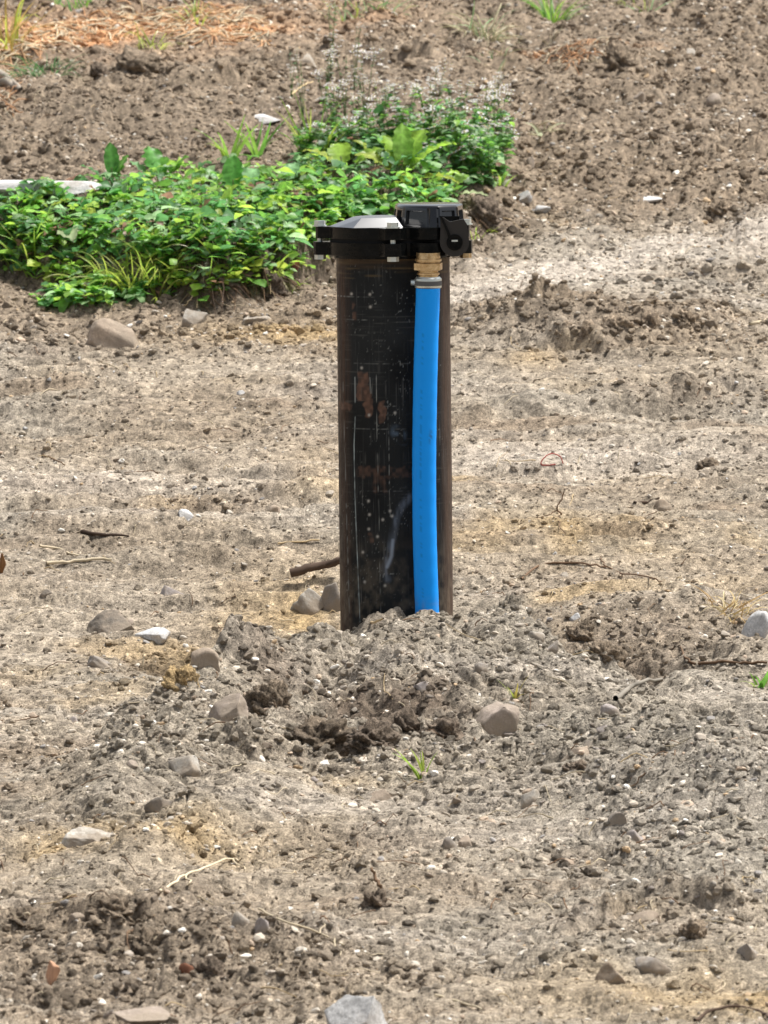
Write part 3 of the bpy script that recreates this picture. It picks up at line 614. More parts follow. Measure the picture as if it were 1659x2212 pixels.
# ------------------------------------------------------------------ stones and clods
def vn3(P, s):
    return (vn(P[:, 0]+P[:, 2]*1.7, P[:, 1]-P[:, 2]*.6, s)+vn(P[:, 1]*.9+3, P[:, 2]+P[:, 0]*.4, s+1)+vn(P[:, 2]*1.1, P[:, 0]-P[:, 1]*.5, s+2))/2.2
def ico(sub):
    bm = bmesh.new(); bmesh.ops.create_icosphere(bm, subdivisions=sub, radius=1); V = np.array([v.co[:] for v in bm.verts]); F = np.array([[v.index for v in f.verts] for f in bm.faces]); bm.free(); return V, F
ICO = {k_: ico(k_) for k_ in (1, 2, 3, 4, 5)}
def rock_mesh(name, size, seed, sub=4, cuts=9, rnd=.25, rough=.05, col=None):
    V, F = ICO[sub]; V = V.copy(); q = np.random.default_rng(seed)
    for i in range(cuts):
        nn = q.normal(size=3); nn /= np.linalg.norm(nn); d = .45+.4*q.random(); s_ = V@nn; ov = np.maximum(0, s_-d); V -= ov[:, None]*nn*(1-rnd*.5)
    V *= (1+.16*vn3(V*1.3+q.random(3)*9, seed)+rough*vn3(V*5, seed+5)+rough*.6*vn3(V*12, seed+9))[:, None]
    V -= (V.max(0)+V.min(0))/2; V /= (V.max(0)-V.min(0))
    return new_mesh(name, V*np.array(size), F, None if col is None else np.zeros((len(V), 3))+col*(1+.25*vn3(V*9, seed+3))[:, None], smooth=True)
def clod_mesh(name, size, seed, sub=4, col=BRN):
    V, F = ICO[sub]; V = V.copy()
    V *= (1+.45*vn3(V*1.6+seed, seed)+.34*vn3(V*3.7, seed+5)+.20*vn3(V*9, seed+9)+.12*vn3(V*20, seed+11))[:, None]
    V -= (V.max(0)+V.min(0))/2; V /= (V.max(0)-V.min(0))
    return new_mesh(name, V*np.array(size), F, np.zeros((len(V), 3))+np.array(col)*(1+.3*vn3(V*8, seed+3))[:, None], smooth=True)
def place(px, py, wd_, ht_, name, mk, mat, rot=0, tilt=0, depth=.8, sink=.25, **kw):
    """py = middle row of what shows"""
    p = at(px, py+ht_/2); d = p[1]-CAMY; kk = K*d*1.006; W_ = wd_*kk; H_ = ht_*kk; Dp = W_*depth
    full = H_/(1-sink)
    q = (p[0], p[1]+Dp*.42, p[2]+full*(.5-sink)+.0)
    o = put(name, mk((W_, Dp, full)), mat, loc=q, **kw); o.rotation_euler = (0, R(tilt), R(rot)); return o
HS = [  # px, py, w, h, colour, kind of shape, tilt, label
 (240, 1344, 108, 46, 'dark', 8, 6, 'dark grey angular rock resting on packed dirt left of the casing'),
 (330, 1374, 78, 30, 'white', 5, -4, 'pale elongated stone touching the dark angular rock'),
 (281, 1345, 14, 16, 'pink', 4, 0, 'tiny pale chip leaning at the right tip of the dark angular rock'),
 (215, 1430, 62, 30, 'grey', 7, 0, 'small grey rock just below the dark angular rock'),
 (442, 1421, 66, 44, 'tan', 3, 0, 'smooth rounded tan cobble beside the ochre clump left of the mound'),
 (242, 722, 112, 76, 'tan', 7, -12, 'big dusty tan boulder half buried below the green weeds'),
 (418, 686, 52, 30, 'pale', 7, 10, 'pale wedge stone under the dark root-filled bank'),
 (556, 691, 68, 18, 'pale', 6, 0, 'flat pale stone lying on smooth dirt left of the casing top'),
 (1068, 1556, 100, 78, 'pink', 8, 5, 'large pinkish boulder embedded in the front of the mound'),
 (190, 1808, 116, 32, 'pale', 5, 3, 'long flat pale slab set in the dirt at the left below the mound'),
 (345, 1737, 70, 30, 'dark', 7, -5, 'dark grey wedge stone at the left foot of the mound'),
 (770, 2192, 142, 84, 'white', 10, 0, 'largest light grey boulder rising from the bottom of the picture'),
 (292, 2203, 150, 36, 'pink', 5, 0, 'broad flat pinkish slab cut by the bottom of the picture'),
 (1318, 2103, 68, 46, 'brown', 4, 5, 'dark brown rounded rock lying loose on ochre dirt'),
 (1417, 2086, 76, 44, 'grey', 4, -14, 'grey oblong stone just right of the dark brown rounded rock'),
 (1622, 2058, 70, 40, 'grey', 6, 0, 'light grey stone at the lower right edge of the picture'),
 (1318, 1535, 42, 28, 'lilac', 5, 0, 'lilac grey stone on the right flank of the mound'),
 (519, 1986, 40, 34, 'pale', 6, 0, 'pale stone, left one of a close pair below the mound'),
 (565, 1999, 34, 36, 'lilac', 6, 0, 'greyish stone, right one of a close pair below the mound'),
 (166, 1986, 48, 26, 'tan', 3, 0, 'brownish rounded stone among clods at the lower left'),
 (910, 1486, 34, 30, 'lilac', 6, 0, 'light lilac stone high on the mound below the blue hose'),
 (672, 1298, 96, 56, 'pale', 6, 0, 'pale rough rock under the dark stick beside the casing'),
 (716, 1290, 52, 66, 'grey', 6, 0, 'speckled grey rock tucked against the left side of the casing'),
 (1243, 1334, 28, 20, 'white', 5, 0, 'small white stone above the hollow right of the casing'),
 (1632, 1346, 58, 60, 'white', 9, 20, 'sharp white broken rock at the right edge beside dry grass'),
 (970, 1822, 36, 30, 'grey', 6, 0, 'grey stone, left one of the pair at the foot of the mound'),
 (1006, 1820, 34, 26, 'tan', 4, 0, 'tan stone, right one of the pair at the foot of the mound'),
 (1148, 1722, 46, 34, 'pale', 6, 0, 'pale flat-topped stone low on the front slope of the mound'),
 (1335, 1768, 48, 30, 'grey', 5, 0, 'smooth grey stone in the grey gravel right of the mound foot'),
 (1372, 1806, 44, 28, 'lilac', 7, -15, 'tilted light grey stone below the smooth one in grey gravel'),
 (400, 1112, 36, 24, 'white', 6, 0, 'white pebble on the smooth track left of the casing'),
 (1432, 1092, 40, 26, 'brown', 4, 0, 'round brown stone with a root trailing from it'),
 (400, 1656, 74, 44, 'pale', 7, -25, 'pale slanted rock on the lower left skirt of the mound'),
 (488, 1538, 120, 44, 'pink', 8, -32, 'slanting pinkish slab sticking out of the left skirt of the mound'),
 (1244, 1624, 66, 24, 'tan', 6, 6, 'flat reddish tan stone below the lilac grey one on the mound'),
 (1388, 1982, 84, 28, 'tan', 6, 4, 'flat tan plate of stone at the lower right'),
 (294, 1653, 48, 18, 'pink', 4, 0, 'flat pink stone near the left foot of the mound'),
 (567, 257, 78, 20, 'white', 5, -6, 'white flat stone on dark dirt behind the weeds'),
 (655, 126, 62, 22, 'pale', 5, 8, 'whitish flat stone among thin weeds near the top of the picture'),
 (1546, 214, 40, 26, 'pink', 6, 0, 'pinkish stone on the dark upper slope at the right'),
 (1380, 207, 28, 18, 'pink', 5, 0, 'small pinkish stone on the dark upper slope'),
 (1490, 112, 22, 16, 'pale', 4, 10, 'oval cream pebble on the upper slope near the top right'),
 (1128, 430, 46, 24, 'white', 6, -32, 'bright white splinter of stone tilted up right of the weeds'),
 (1172, 453, 36, 18, 'white', 5, 0, 'white chalky chip lying right of the weeds'),
 (1400, 431, 62, 13, 'white', 5, 2, 'thin white chip on the brown slope at the right'),
 (98, 1283, 32, 22, 'dark', 7, 10, 'dark speckled stone left of the casing foot'),
 (372, 1280, 64, 28, 'lilac', 6, 0, 'bluish grey rough stone between dark rock and casing'),
 (1140, 348, 30, 18, 'pink', 5, 0, 'pinkish stone right of the flowering weeds'),
 (158, 1556, 32, 14, 'lilac', 5, 0, 'bluish white stone on pale dirt at the left'),
 (1298, 1955, 34, 22, 'grey', 6, 0, 'light grey stone at the lower edge of the grey gravel'),
 (820, 1720, 56, 28, 'tan', 5, 0, 'sandy stone low in the middle of the mound foot'),
 (1040, 1440, 30, 20, 'grey', 6, 0, 'grey stone near the top of the mound right of the hose'),
 (1160, 1372, 40, 24, 'pale', 7, -20, 'pale block on the right shoulder of the mound'),
 (1190, 1395, 30, 30, 'grey', 8, 35, 'grey block just right of the pale one on the mound shoulder'),
 (590, 1100, 30, 16, 'tan', 5, 0, 'tan stone on the track midway left of the casing'),
 (520, 850, 18, 13, 'white', 5, 0, 'small white pebble on the upper track left of the casing'),
 (1395, 1440, 22, 22, 'tan', 6, 20, 'small tan leaf-shaped chip right of the hollow'),
 (1270, 1610, 28, 18, 'dark', 6, 0, 'dark small stone on the right flank of the mound'),
]
for i, (px, py, w_, h_, c_, cuts, tl, lb) in enumerate(HS):
    sub = 5 if w_ > 100 else 4 if w_ > 45 else 3
    bur = .2 if c_ == 'white' and h_ < 26 else .5 if h_ > w_*.5 else .55
    place(px, py, w_, h_*.94, 'stone', lambda s_, i=i, sub=sub, cuts=cuts: rock_mesh('stone', s_, 500+i*3, sub, cuts*2+2, 0, .04 if w_ > 60 else .02), SM[c_], 0, tl, .85, bur, label=lb, cat='stone')
HC = [
 (388, 1468, 84, 56, OCH*.85, 'ochre brown clump of earth left of the mound'),
 (1560, 450, 56, 34, BRN*1.2, 'lone brown clod on the smooth slope at the right'),
 (1040, 455, 84, 60, DRK*1.5, 'dark crumbling sod clump right behind the well cap'),
 (1052, 490, 60, 34, DRK*1.3, 'dark clod under the crumbling sod clump behind the cap'),
 (812, 1944, 64, 44, DRK*1.6, 'dark grey clod with a twig standing in it'),
 (450, 2105, 110, 62, DRK*1.6, 'dark crusty clod near the bottom left of the picture'),
 (1340, 118, 70, 60, BRN*1.05, 'big brown clod at the top of the dark slope'),
 (1335, 702, 74, 44, BRN*1.5, 'largest rounded clod in the row of clods right of the casing'),
 (1268, 712, 44, 40, BRN*1.4, 'rounded clod just left of the largest one in the row'),
 (1215, 716, 54, 46, BRN*1.35, 'second rounded clod from the left end of the row right of the casing'),
 (1410, 690, 50, 40, BRN*1.2, 'rough clod just right of the largest one in the row'),
 (1490, 688, 68, 38, BRN*1.5, 'wide clod at the right end of the row of clods'),
 (1100, 718, 40, 24, BRN*1.2, 'small dark clod at the left end of the row of clods'),
 (880, 1562, 130, 62, DRK*1.6, 'moist dark clod in the broken middle of the mound face'),
 (800, 1590, 120, 54, DRK*1.5, 'moist dark clod left of the middle of the mound face'),
 (960, 1580, 100, 46, DRK*1.8, 'brown clod next to the large pinkish boulder'),
 (690, 1590, 150, 58, BRN*.7, 'brown slumped clod on the left half of the mound face'),
 (575, 1510, 100, 70, BRN*.8, 'dark ridge of earth at the upper left of the mound'),
 (1250, 1660, 66, 30, DRK*2.0, 'dark earth crust below the flat reddish tan stone'),
 (60, 1985, 90, 40, BRN*.9, 'dark clod at the lower left edge'),
 (235, 1965, 100, 40, BRN, 'broad brown clod above the rounded brownish stone'),
 (330, 2030, 90, 44, BRN*.95, 'brown clod between the close pair of stones and the bark'),
 (1530, 1000, 44, 20, BRN*.9, 'dark clod on the rut edge at the right'),
 (1375, 994, 60, 20, DRK*1.2, 'dark curled crust lying on the smooth pale rut'),
 (1310, 1412, 90, 50, BRN*1.0, 'dark clod wall at the back of the hollow right of the casing'),
 (1260, 1368, 80, 44, BRN*1.0, 'brown clod above the hollow right of the casing'),
 (1500, 2010, 70, 40, BRN*1.2, 'crumbling brown clod between the flat tan plate and right edge'),
 (490, 592, 110, 66, DRK*1.2, 'dark root-bound chunk of the bank under the weeds'),
 (570, 605, 90, 66, DRK*1.15, 'dark chunk of bank nearest the casing on its left'),
 (300, 130, 120, 56, BRN*1.0, 'broad mound of brown earth near the top left'),
 (215, 150, 40, 34, DRK*1.6, 'black clod beside the dark grass tuft at the top left'),
]
for i, (px, py, w_, h_, c_, lb) in enumerate(HC):
    place(px, py, w_*1.15, h_, 'soil_clod', lambda s_, i=i, c_=c_: clod_mesh('soil_clod', s_, 900+i*4, 5 if w_ > 50 else 4, np.array(c_)), M_CLOD, 0, 0, 1.3, .52, label=lb, cat='clod')
# countable but unremarkable stones: alike within a zone
zones = [('small loose stone on the dug-up mound', 'small stones on the mound', [(380, 1500), (620, 1420), (1150, 1400), (1330, 1520), (1250, 1780), (560, 1780)], 60, 15, 28, ('grey', 'pale', 'lilac', 'tan')),
 ('small loose stone in the grey gravel at the lower right', 'small stones in the grey gravel', [(1280, 1560), (1650, 1560), (1650, 1960), (1150, 1960), (1200, 1750)], 55, 13, 26, ('grey', 'pale', 'dark', 'lilac')),
 ('small pebble on the packed track', 'small pebbles on the packed track', [(10, 760), (700, 720), (700, 1230), (10, 1260)], 40, 9, 17, ('pale', 'white', 'tan')),
 ('small pebble on the track right of the casing', 'small pebbles right of the casing', [(1010, 540), (1650, 560), (1650, 1280), (1010, 1280)], 45, 9, 18, ('pale', 'tan', 'white')),
 ('small stone on the dark upper slope', 'small stones on the upper slope', [(10, 150), (1650, 20), (1650, 480), (1120, 480), (1120, 200), (600, 300), (10, 370)], 55, 10, 22, ('pink', 'tan', 'pale', 'brown')),
 ('small stone on the trampled dirt at the bottom', 'small stones on the trampled dirt', [(10, 1700), (500, 1800), (1100, 1860), (1240, 2200), (10, 2200)], 45, 12, 26, ('pale', 'tan', 'grey', 'brown'))]
_lm = [(1068, 1556, 'large pinkish boulder'), (240, 1344, 'dark grey angular rock'), (388, 1460, 'ochre clump'), (488, 1538, 'slanting pinkish slab'), (914, 1665, 'tiny green sprout'), (1318, 1535, 'lilac grey stone'), (1335, 1768, 'smooth grey stone'), (1388, 1982, 'flat tan plate of stone'), (1318, 2103, 'dark brown rounded rock'), (770, 2192, 'largest light grey boulder'), (812, 1944, 'clod with the twig'), (190, 1808, 'long flat pale slab'), (345, 1737, 'dark grey wedge stone'), (540, 1990, 'close pair of stones'), (450, 2105, 'dark crusty clod'), (113, 2103, 'orange tan bark'), (242, 722, 'big dusty tan boulder'), (418, 686, 'pale wedge stone'), (400, 1112, 'white pebble on the track'), (520, 850, 'small white pebble on the upper track'), (230, 1160, 'dark crooked stick'), (1335, 702, 'row of rounded clods'), (1200, 990, 'loop of red wire'), (1432, 1092, 'round brown stone'), (1213, 1095, 'forked brown twig'), (1260, 1230, 'long arching twig'), (1375, 994, 'dark curled crust'), (1560, 450, 'lone brown clod'), (1172, 453, 'white chalky chip'), (1546, 214, 'pinkish stone on the slope'), (1380, 207, 'small pinkish stone on the slope'), (1340, 118, 'big brown clod on the slope'), (567, 257, 'white flat stone'), (300, 130, 'broad mound of brown earth'), (1490, 112, 'oval cream pebble'), (1632, 1346, 'sharp white broken rock'), (1330, 1420, 'dark hollow'), (860, 1570, 'moist dark clods'), (400, 1912, 'pale branching root'), (1175, 285, 'torn pale leaves'), (720, 450, 'well cap'), (855, 1340, 'foot of the casing')]
def near(px, py):
    x_, y_, n_ = min(_lm, key=lambda l: (l[0]-px)**2+1.6*(l[1]-py)**2); dx = px-x_; dy = py-y_; d_ = math.hypot(dx, dy)
    w_ = 'just' if d_ < 45 else 'a little' if d_ < 110 else 'some way'
    dr = ('right of' if dx > 0 else 'left of') if abs(dx) > 2.2*abs(dy) else ('below' if dy > 0 else 'above') if abs(dy) > 2.2*abs(dx) else (('below' if dy > 0 else 'above')+(' right of' if dx > 0 else ' left of'))
    return w_+' '+dr+' the '+n_
_base = {}
for zi, (lb0, gp0, poly, n_, s0, s1, cols) in enumerate(zones):
    q = random.Random(40+zi); made = 0; P_ = np.array(poly)
    while made < n_:
        px = q.uniform(P_[:, 0].min(), P_[:, 0].max()); py = q.uniform(P_[:, 1].min(), P_[:, 1].max())
        if not pin(np.array([px]), np.array([py]), poly)[0] or (700 < px < 1000 and py < 1400): continue
        made += 1; c_ = q.choice(cols); w_c = dict(lilac='bluish grey', tan='tan', pink='pinkish').get(c_, c_); lb = 'small '+w_c+' '+('pebble' if 'pebble' in lb0 else 'stone')+' '+near(px, py); gp = gp0.replace('small ', 'small '+w_c+' ', 1)
        v_ = q.randrange(4); key = (c_, v_)
        if key not in _base: _base[key] = rock_mesh('stone', (1, .85, .62), 2000+len(_base)*5, 3, 16, 0, .03); _base[key].materials.append(SM[c_])
        s_ = (s0+(s1-s0)*q.random()**2.2)*K*10; p = at(px, py); s_ *= ((p[1]-CAMY)/10)
        o = put('stone', _base[key], None, loc=(p[0], p[1], p[2]+s_*.04), label=lb, cat='stone', group=gp)
        o.rotation_euler = (q.uniform(-.4, .4), q.uniform(-.4, .4), q.uniform(0, 6.28)); o.scale = (s_, s_*q.uniform(.7, 1.1), s_*q.uniform(.7, 1.1))

# ------------------------------------------------------------------ sticks, roots, wires
def path_tube(pts, r0, r1, n=6, jit=.0, seed=0, sub=4):
    P_ = np.array(pts, float); t = np.linspace(0, len(P_)-1, (len(P_)-1)*sub+1)
    i = np.minimum(t.astype(int), len(P_)-2); f = (t-i)[:, None]
    pm = P_[np.maximum(i-1, 0)]; p0 = P_[i]; p1 = P_[i+1]; p2 = P_[np.minimum(i+2, len(P_)-1)]
    C_ = .5*((2*p0)+(-pm+p1)*f+(2*pm-5*p0+4*p1-p2)*f**2+(-pm+3*p0-3*p1+p2)*f**3)
    if jit: C_ = C_+np.random.default_rng(seed).normal(size=C_.shape)*jit
    T = np.gradient(C_, axis=0); T /= np.linalg.norm(T, axis=1)[:, None]+1e-9
    up = np.array([0, 0, 1.]) if abs(T[:, 2]).mean() < .8 else np.array([0, 1., 0]); A = np.cross(T, up); A /= np.linalg.norm(A, axis=1)[:, None]+1e-9; B_ = np.cross(A, T)
    a = np.linspace(0, 2*math.pi, n, endpoint=False); rd = np.linspace(r0, r1, len(C_))[:, None, None]
    V = (C_[:, None]+rd*(A[:, None]*np.cos(a)[None, :, None]+B_[:, None]*np.sin(a)[None, :, None])).reshape(-1, 3)
    ix = np.arange(len(C_)*n).reshape(-1, n); q = np.stack([ix[:-1], ix[1:], np.roll(ix[1:], -1, 1), np.roll(ix[:-1], -1, 1)], -1).reshape(-1, 4)
    return V, q
def merge(parts):
    V = []; F = []; C_ = []; o = 0; has = len(parts[0]) > 2
    for p in parts:
        V.append(p[0]); F.append(p[1]+o); o += len(p[0])
        if has: C_.append(np.zeros((len(p[0]), 3))+p[2])
    return np.concatenate(V), np.concatenate(F), (np.concatenate(C_) if has else None)
def groundpts(pl, lift=.004):
    """picture points -> world; third value lifts above the ground (metres)"""
    out = []
    for p in pl:
        g_ = at(p[0], p[1]) if len(p) < 4 else at(p[0], p[3])
        if len(p) == 4:      # a point in the air above the ground at row p[3]
            d = (g_[1]-CAMY); g_ = np.array([(p[0]-829.5)*K*d*1.0, g_[1], zr(p[1], g_[1])])
        else: g_ = g_+np.array([0, 0, lift+(p[2] if len(p) > 2 else 0)])
        out.append(g_)
    return out
def stick(pts, r0, r1, col, name, lb, cat, branches=(), jit=.0008):
    parts = [(*path_tube(groundpts(pts), r0, r1, 7, jit, len(lb)), col)]
    for b in branches: parts.append((*path_tube(groundpts(b), r1*1.2, r1*.6, 6, jit, 3), col))
    V, F, c_ = merge(parts); return put(name, new_mesh(name, V, F, c_*(1+.25*vn(V[:, 0]*300, V[:, 2]*300, 5))[:, None]), M_WOOD, label=lb, cat=cat)
BK = np.array((.06, .04, .028)); BT = np.array((.16, .10, .06)); ST = np.array((.50, .38, .22)); SL = np.array((.62, .52, .36))
stick([(628, 1264, .014), (660, 1262, .02), (700, 1256, .022), (735, 1250, .024)], .0075, .006, BK*1.3, 'stick', 'thick dark stick lying on pale rock at the left of the casing', 'stick')
stick([(1213, 1118), (1207, 1095, 1095, 1125), (1212, 1080, 1080, 1130), (1222, 1062, 1062, 1135)][:1]+[(1206, 1098, 0, 1120), (1213, 1085, 0, 1122), (1222, 1060, 0, 1124)], .0016, .0009, BT, 'twig', 'thin forked brown twig standing up right of the casing', 'twig', [[(1206, 1118), (1208, 1140), (1222, 1160)], [(1206, 1102, 0, 1120), (1185, 1112, 0, 1124), (1160, 1124)]])
stick([(1125, 1255), (1160, 1230), (1200, 1222), (1260, 1224), (1310, 1230), (1345, 1243), (1400, 1252), (1430, 1262)], .0018, .001, BT, 'twig', 'long thin arching twig on pale dirt right of the casing', 'twig', [[(1310, 1230), (1300, 1216), (1296, 1208)]])
stick([(345, 1935), (375, 1912), (400, 1898), (440, 1882), (500, 1862), (520, 1866)], .0018, .0010, SL, 'root', 'pale branching root lying left of centre near the bottom', 'root', [[(400, 1898), (410, 1912), (404, 1920)], [(500, 1862), (530, 1884)]])
stick([(822, 1930), (820, 1915, 0, 1935), (812, 1898, 0, 1936), (802, 1876, 0, 1937)], .0026, .0018, BT*1.1, 'twig', 'short reddish twig poking up from the dark grey clod', 'twig')
stick([(1200, 1008), (1172, 1004, 0, 1008), (1178, 988, 0, 1008), (1195, 980, 0, 1008), (1212, 986, 0, 1008), (1216, 1006)], .0011, .001, np.array((.42, .10, .08)), 'wire', 'small loop of red wire on the smooth pale rut', 'wire', jit=.0002)
stick([(85, 1186), (120, 1188), (160, 1203), (190, 1206)], .0020, .0013, SL*.85, 'twig', 'upper of two tan twigs lying at the far left of the track', 'twig')
stick([(100, 1222), (150, 1218), (200, 1213), (240, 1214)], .0028, .002, SL*.9, 'twig', 'lower and thicker of two tan twigs at the far left', 'twig')
stick([(75, 975), (92, 988), (120, 998), (140, 1010)], .0015, .001, BT, 'twig', 'thin dark curved twig on the track at the upper left', 'twig')
stick([(178, 1152), (200, 1158), (240, 1160), (280, 1162)], .004, .0015, BK, 'stick', 'dark crooked stick pressed in the track left of the casing', 'stick')
stick([(600, 1180), (650, 1175), (690, 1172)], .0016, .0012, ST, 'twig', 'straight straw-coloured twig close left of the casing', 'twig')
stick([(1370, 1092), (1400, 1088), (1425, 1080)], .003, .0016, BK*1.2, 'root', 'dark root trailing left from the round brown stone', 'root')
stick([(1500, 2212), (1540, 2190), (1590, 2182), (1650, 2196), (1657, 2206)], .0020, .0014, BK*1.6, 'twig', 'dark bowed twig at the bottom right corner', 'twig')
stick([(1510, 1440), (1560, 1436), (1610, 1438), (1657, 1436)], .0022, .0018, BT*.9, 'twig', 'brown straight twig lying at the right edge beyond the mound', 'twig', [[(1500, 1440), (1480, 1425), (1470, 1405)]])
stick([(1330, 1515), (1360, 1492), (1390, 1478), (1430, 1474)], .004, .002, GRY*.8, 'root', 'grey root bridging the hollow right of the mound', 'root')
stick([(630, 208), (645, 196), (660, 186), (676, 180)], .0035, .0016, ST*1.1, 'straw', 'yellow curved straw left of the flowering weeds', 'straw')
stick([(940, 2160), (1000, 2172), (1040, 2190)], .0014, .001, SL*.8, 'straw', 'pale straw lying right of the largest light grey boulder', 'straw')
stick([(560, 1973), (600, 1990), (690, 2025), (745, 2050)], .0014, .001, SL*.8, 'root', 'fine pale root curving right of the close pair of stones', 'root', [[(690, 2025), (700, 2000)], [(720, 2035), (735, 2070)]])
stick([(780, 1340), (800, 1352), (828, 1336, 0, 1366)], .0022, .0013, ST, 'twig', 'short straw twig at the foot of the casing on the mound crest', 'twig')
stick([(1595, 290), (1598, 270, 0, 292), (1596, 258, 0, 292)], .0018, .001, BK, 'twig', 'tiny dark twig upright on the upper slope at the right', 'twig')
stick([(1200, 272), (1186, 262, 0, 285), (1160, 278)], .0022, .0012, SL, 'twig', 'pale twig with broken end right of the flowering weeds', 'twig')
stick([(398, 665), (402, 655, 0, 668), (415, 640, 0, 668)], .0012, .0008, ST*.8, 'root', 'thin root sprig below the dark bank', 'root')
stick([(1640, 700), (1620, 704), (1655, 694)], .004, .002, SL*.8, 'stick', 'short pale stick at the right edge beside the row of clods', 'stick')
stick([(0, 185), (12, 180), (28, 188), (44, 198)], .012, .006, np.array((.30, .26, .21)), 'branch', 'grey split branch end at the upper left edge', 'branch')
stick([(0, 160), (14, 170), (30, 182), (46, 194)], .010, .004, np.array((.36, .31, .25)), 'branch', 'upper grey splinter beside the split branch end', 'branch')
def chunk(px, py, w_, h_, col, lb, cat, name, tilt=0, seed=1):
    place(px, py, w_, h_, name, lambda s_: rock_mesh(name, s_, seed, 3, 14, .1, .05, np.array(col)), M_WOOD, 0, tilt, .6, .15, label=lb, cat=cat)
chunk(113, 2103, 30, 56, (.55, .32, .20), 'orange tan piece of bark at the lower left', 'bark', 'bark_piece', 12, 77)
chunk(403, 2098, 34, 36, (.16, .07, .04), 'reddish brown bark on the dark crusty clod', 'bark', 'bark_piece', -5, 78)
chunk(4, 1217, 18, 44, (.20, .10, .04), 'rust brown leaf scrap at the left edge', 'leaf scrap', 'leaf_scrap', 0, 79)

# the pale slab behind the weeds
p = at(100, 425); sl = rock_mesh('stone_slab', (.30, .09, .036), 333, 5, 26, .2, .02)
o = put('stone_slab', sl, SM['white'], loc=(p[0]-.03, p[1]+.02, p[2]+.014), label='long whitish flat slab lying behind the leaves at the left edge', cat='slab')

# ------------------------------------------------------------------ fibres strewn about (uncountable)
def fibre_field(n, seed, poly, l0, l1, r_, cols, lift, vert=0):
    q = np.random.default_rng(seed); P_ = np.array(poly); parts = []
    while len(parts) < n:
        px = q.uniform(P_[:, 0].min(), P_[:, 0].max()); py = q.uniform(P_[:, 1].min(), P_[:, 1].max())
        if not pin(np.array([px]), np.array([py]), poly)[0]: continue
        p = at(px, py); a = q.uniform(0, 6.28); L_ = q.uniform(l0, l1); b = a+q.uniform(-.8, .8)
        d1 = np.array([math.cos(a), math.sin(a), 0])*L_*.5; d2 = np.array([math.cos(b), math.sin(b), 0])*L_*.5
        if vert: d1[2] -= L_*vert*q.random(); d2[2] -= L_*vert*q.random()
        m_ = p+d1; e_ = m_+d2
        if not vert:
            m_[2] = gz(m_[0], m_[1]); e_[2] = gz(e_[0], e_[1])
        p = p+[0, 0, .002]; m_ = m_+[0, 0, lift*q.random()]; e_ = e_+[0, 0, lift*.5*q.random()]
        parts.append((*path_tube([p, (p+m_)/2+[0, 0, lift*.6*q.random()], m_, e_], r_*q.uniform(.6, 1.3), r_*.5, 4, .0006, len(parts), 2), np.array(cols[q.integers(len(cols))])*q.uniform(.7, 1.2)))
    return parts
ALL = [(0, 0), (1659, 0), (1659, 2212), (0, 2212)]
parts = fibre_field(420, 61, ALL, .015, .06, .0009, [SL*.9, ST, BT, BT*1.3, SL*.7], .008)
V, F, c_ = merge(parts); put('root_debris', new_mesh('root_debris', V, F, c_), M_WOOD, kind='stuff', label='fine roots and straw bits scattered over the dirt', cat='debris')
parts = fibre_field(170, 62, [(380, 560), (620, 540), (650, 600), (600, 640), (400, 640)], .03, .09, .0012, [BK*1.5, BT*.8, BT*1.3, ST*.6], .01, .8)
parts += fibre_field(30, 63, [(980, 450), (1060, 440), (1080, 510), (1000, 510)], .02, .05, .0012, [BK*1.5, BT, ST*.7], .015, .3)
V, F, c_ = merge(parts); put('bank_roots', new_mesh('bank_roots', V, F, c_), M_WOOD, kind='stuff', label='tangled dark roots hanging from the broken bank edge', cat='roots')
parts = fibre_field(760, 64, [(0, 90), (120, 55), (300, 25), (470, 12), (560, 60), (600, 95), (450, 80), (250, 70), (60, 110), (0, 140)], .03, .10, .0024, [np.array((.72, .50, .28)), np.array((.68, .42, .22)), ORG*1.2, SL*1.15, SL], .008)
parts += fibre_field(60, 65, [(1180, 105), (1310, 90), (1310, 125), (1190, 150)], .02, .06, .0018, [ORG*1.1, SL], .01)
parts += fibre_field(40, 66, [(0, 150), (20, 150), (30, 230), (0, 260)], .02, .05, .002, [ORG*1.0, SL*.8], .01)
V, F, c_ = merge(parts); put('orange_straw', new_mesh('orange_straw', V, F, c_), M_DRY, kind='stuff', label='orange wood shavings and straw strewn across the top left', cat='straw')
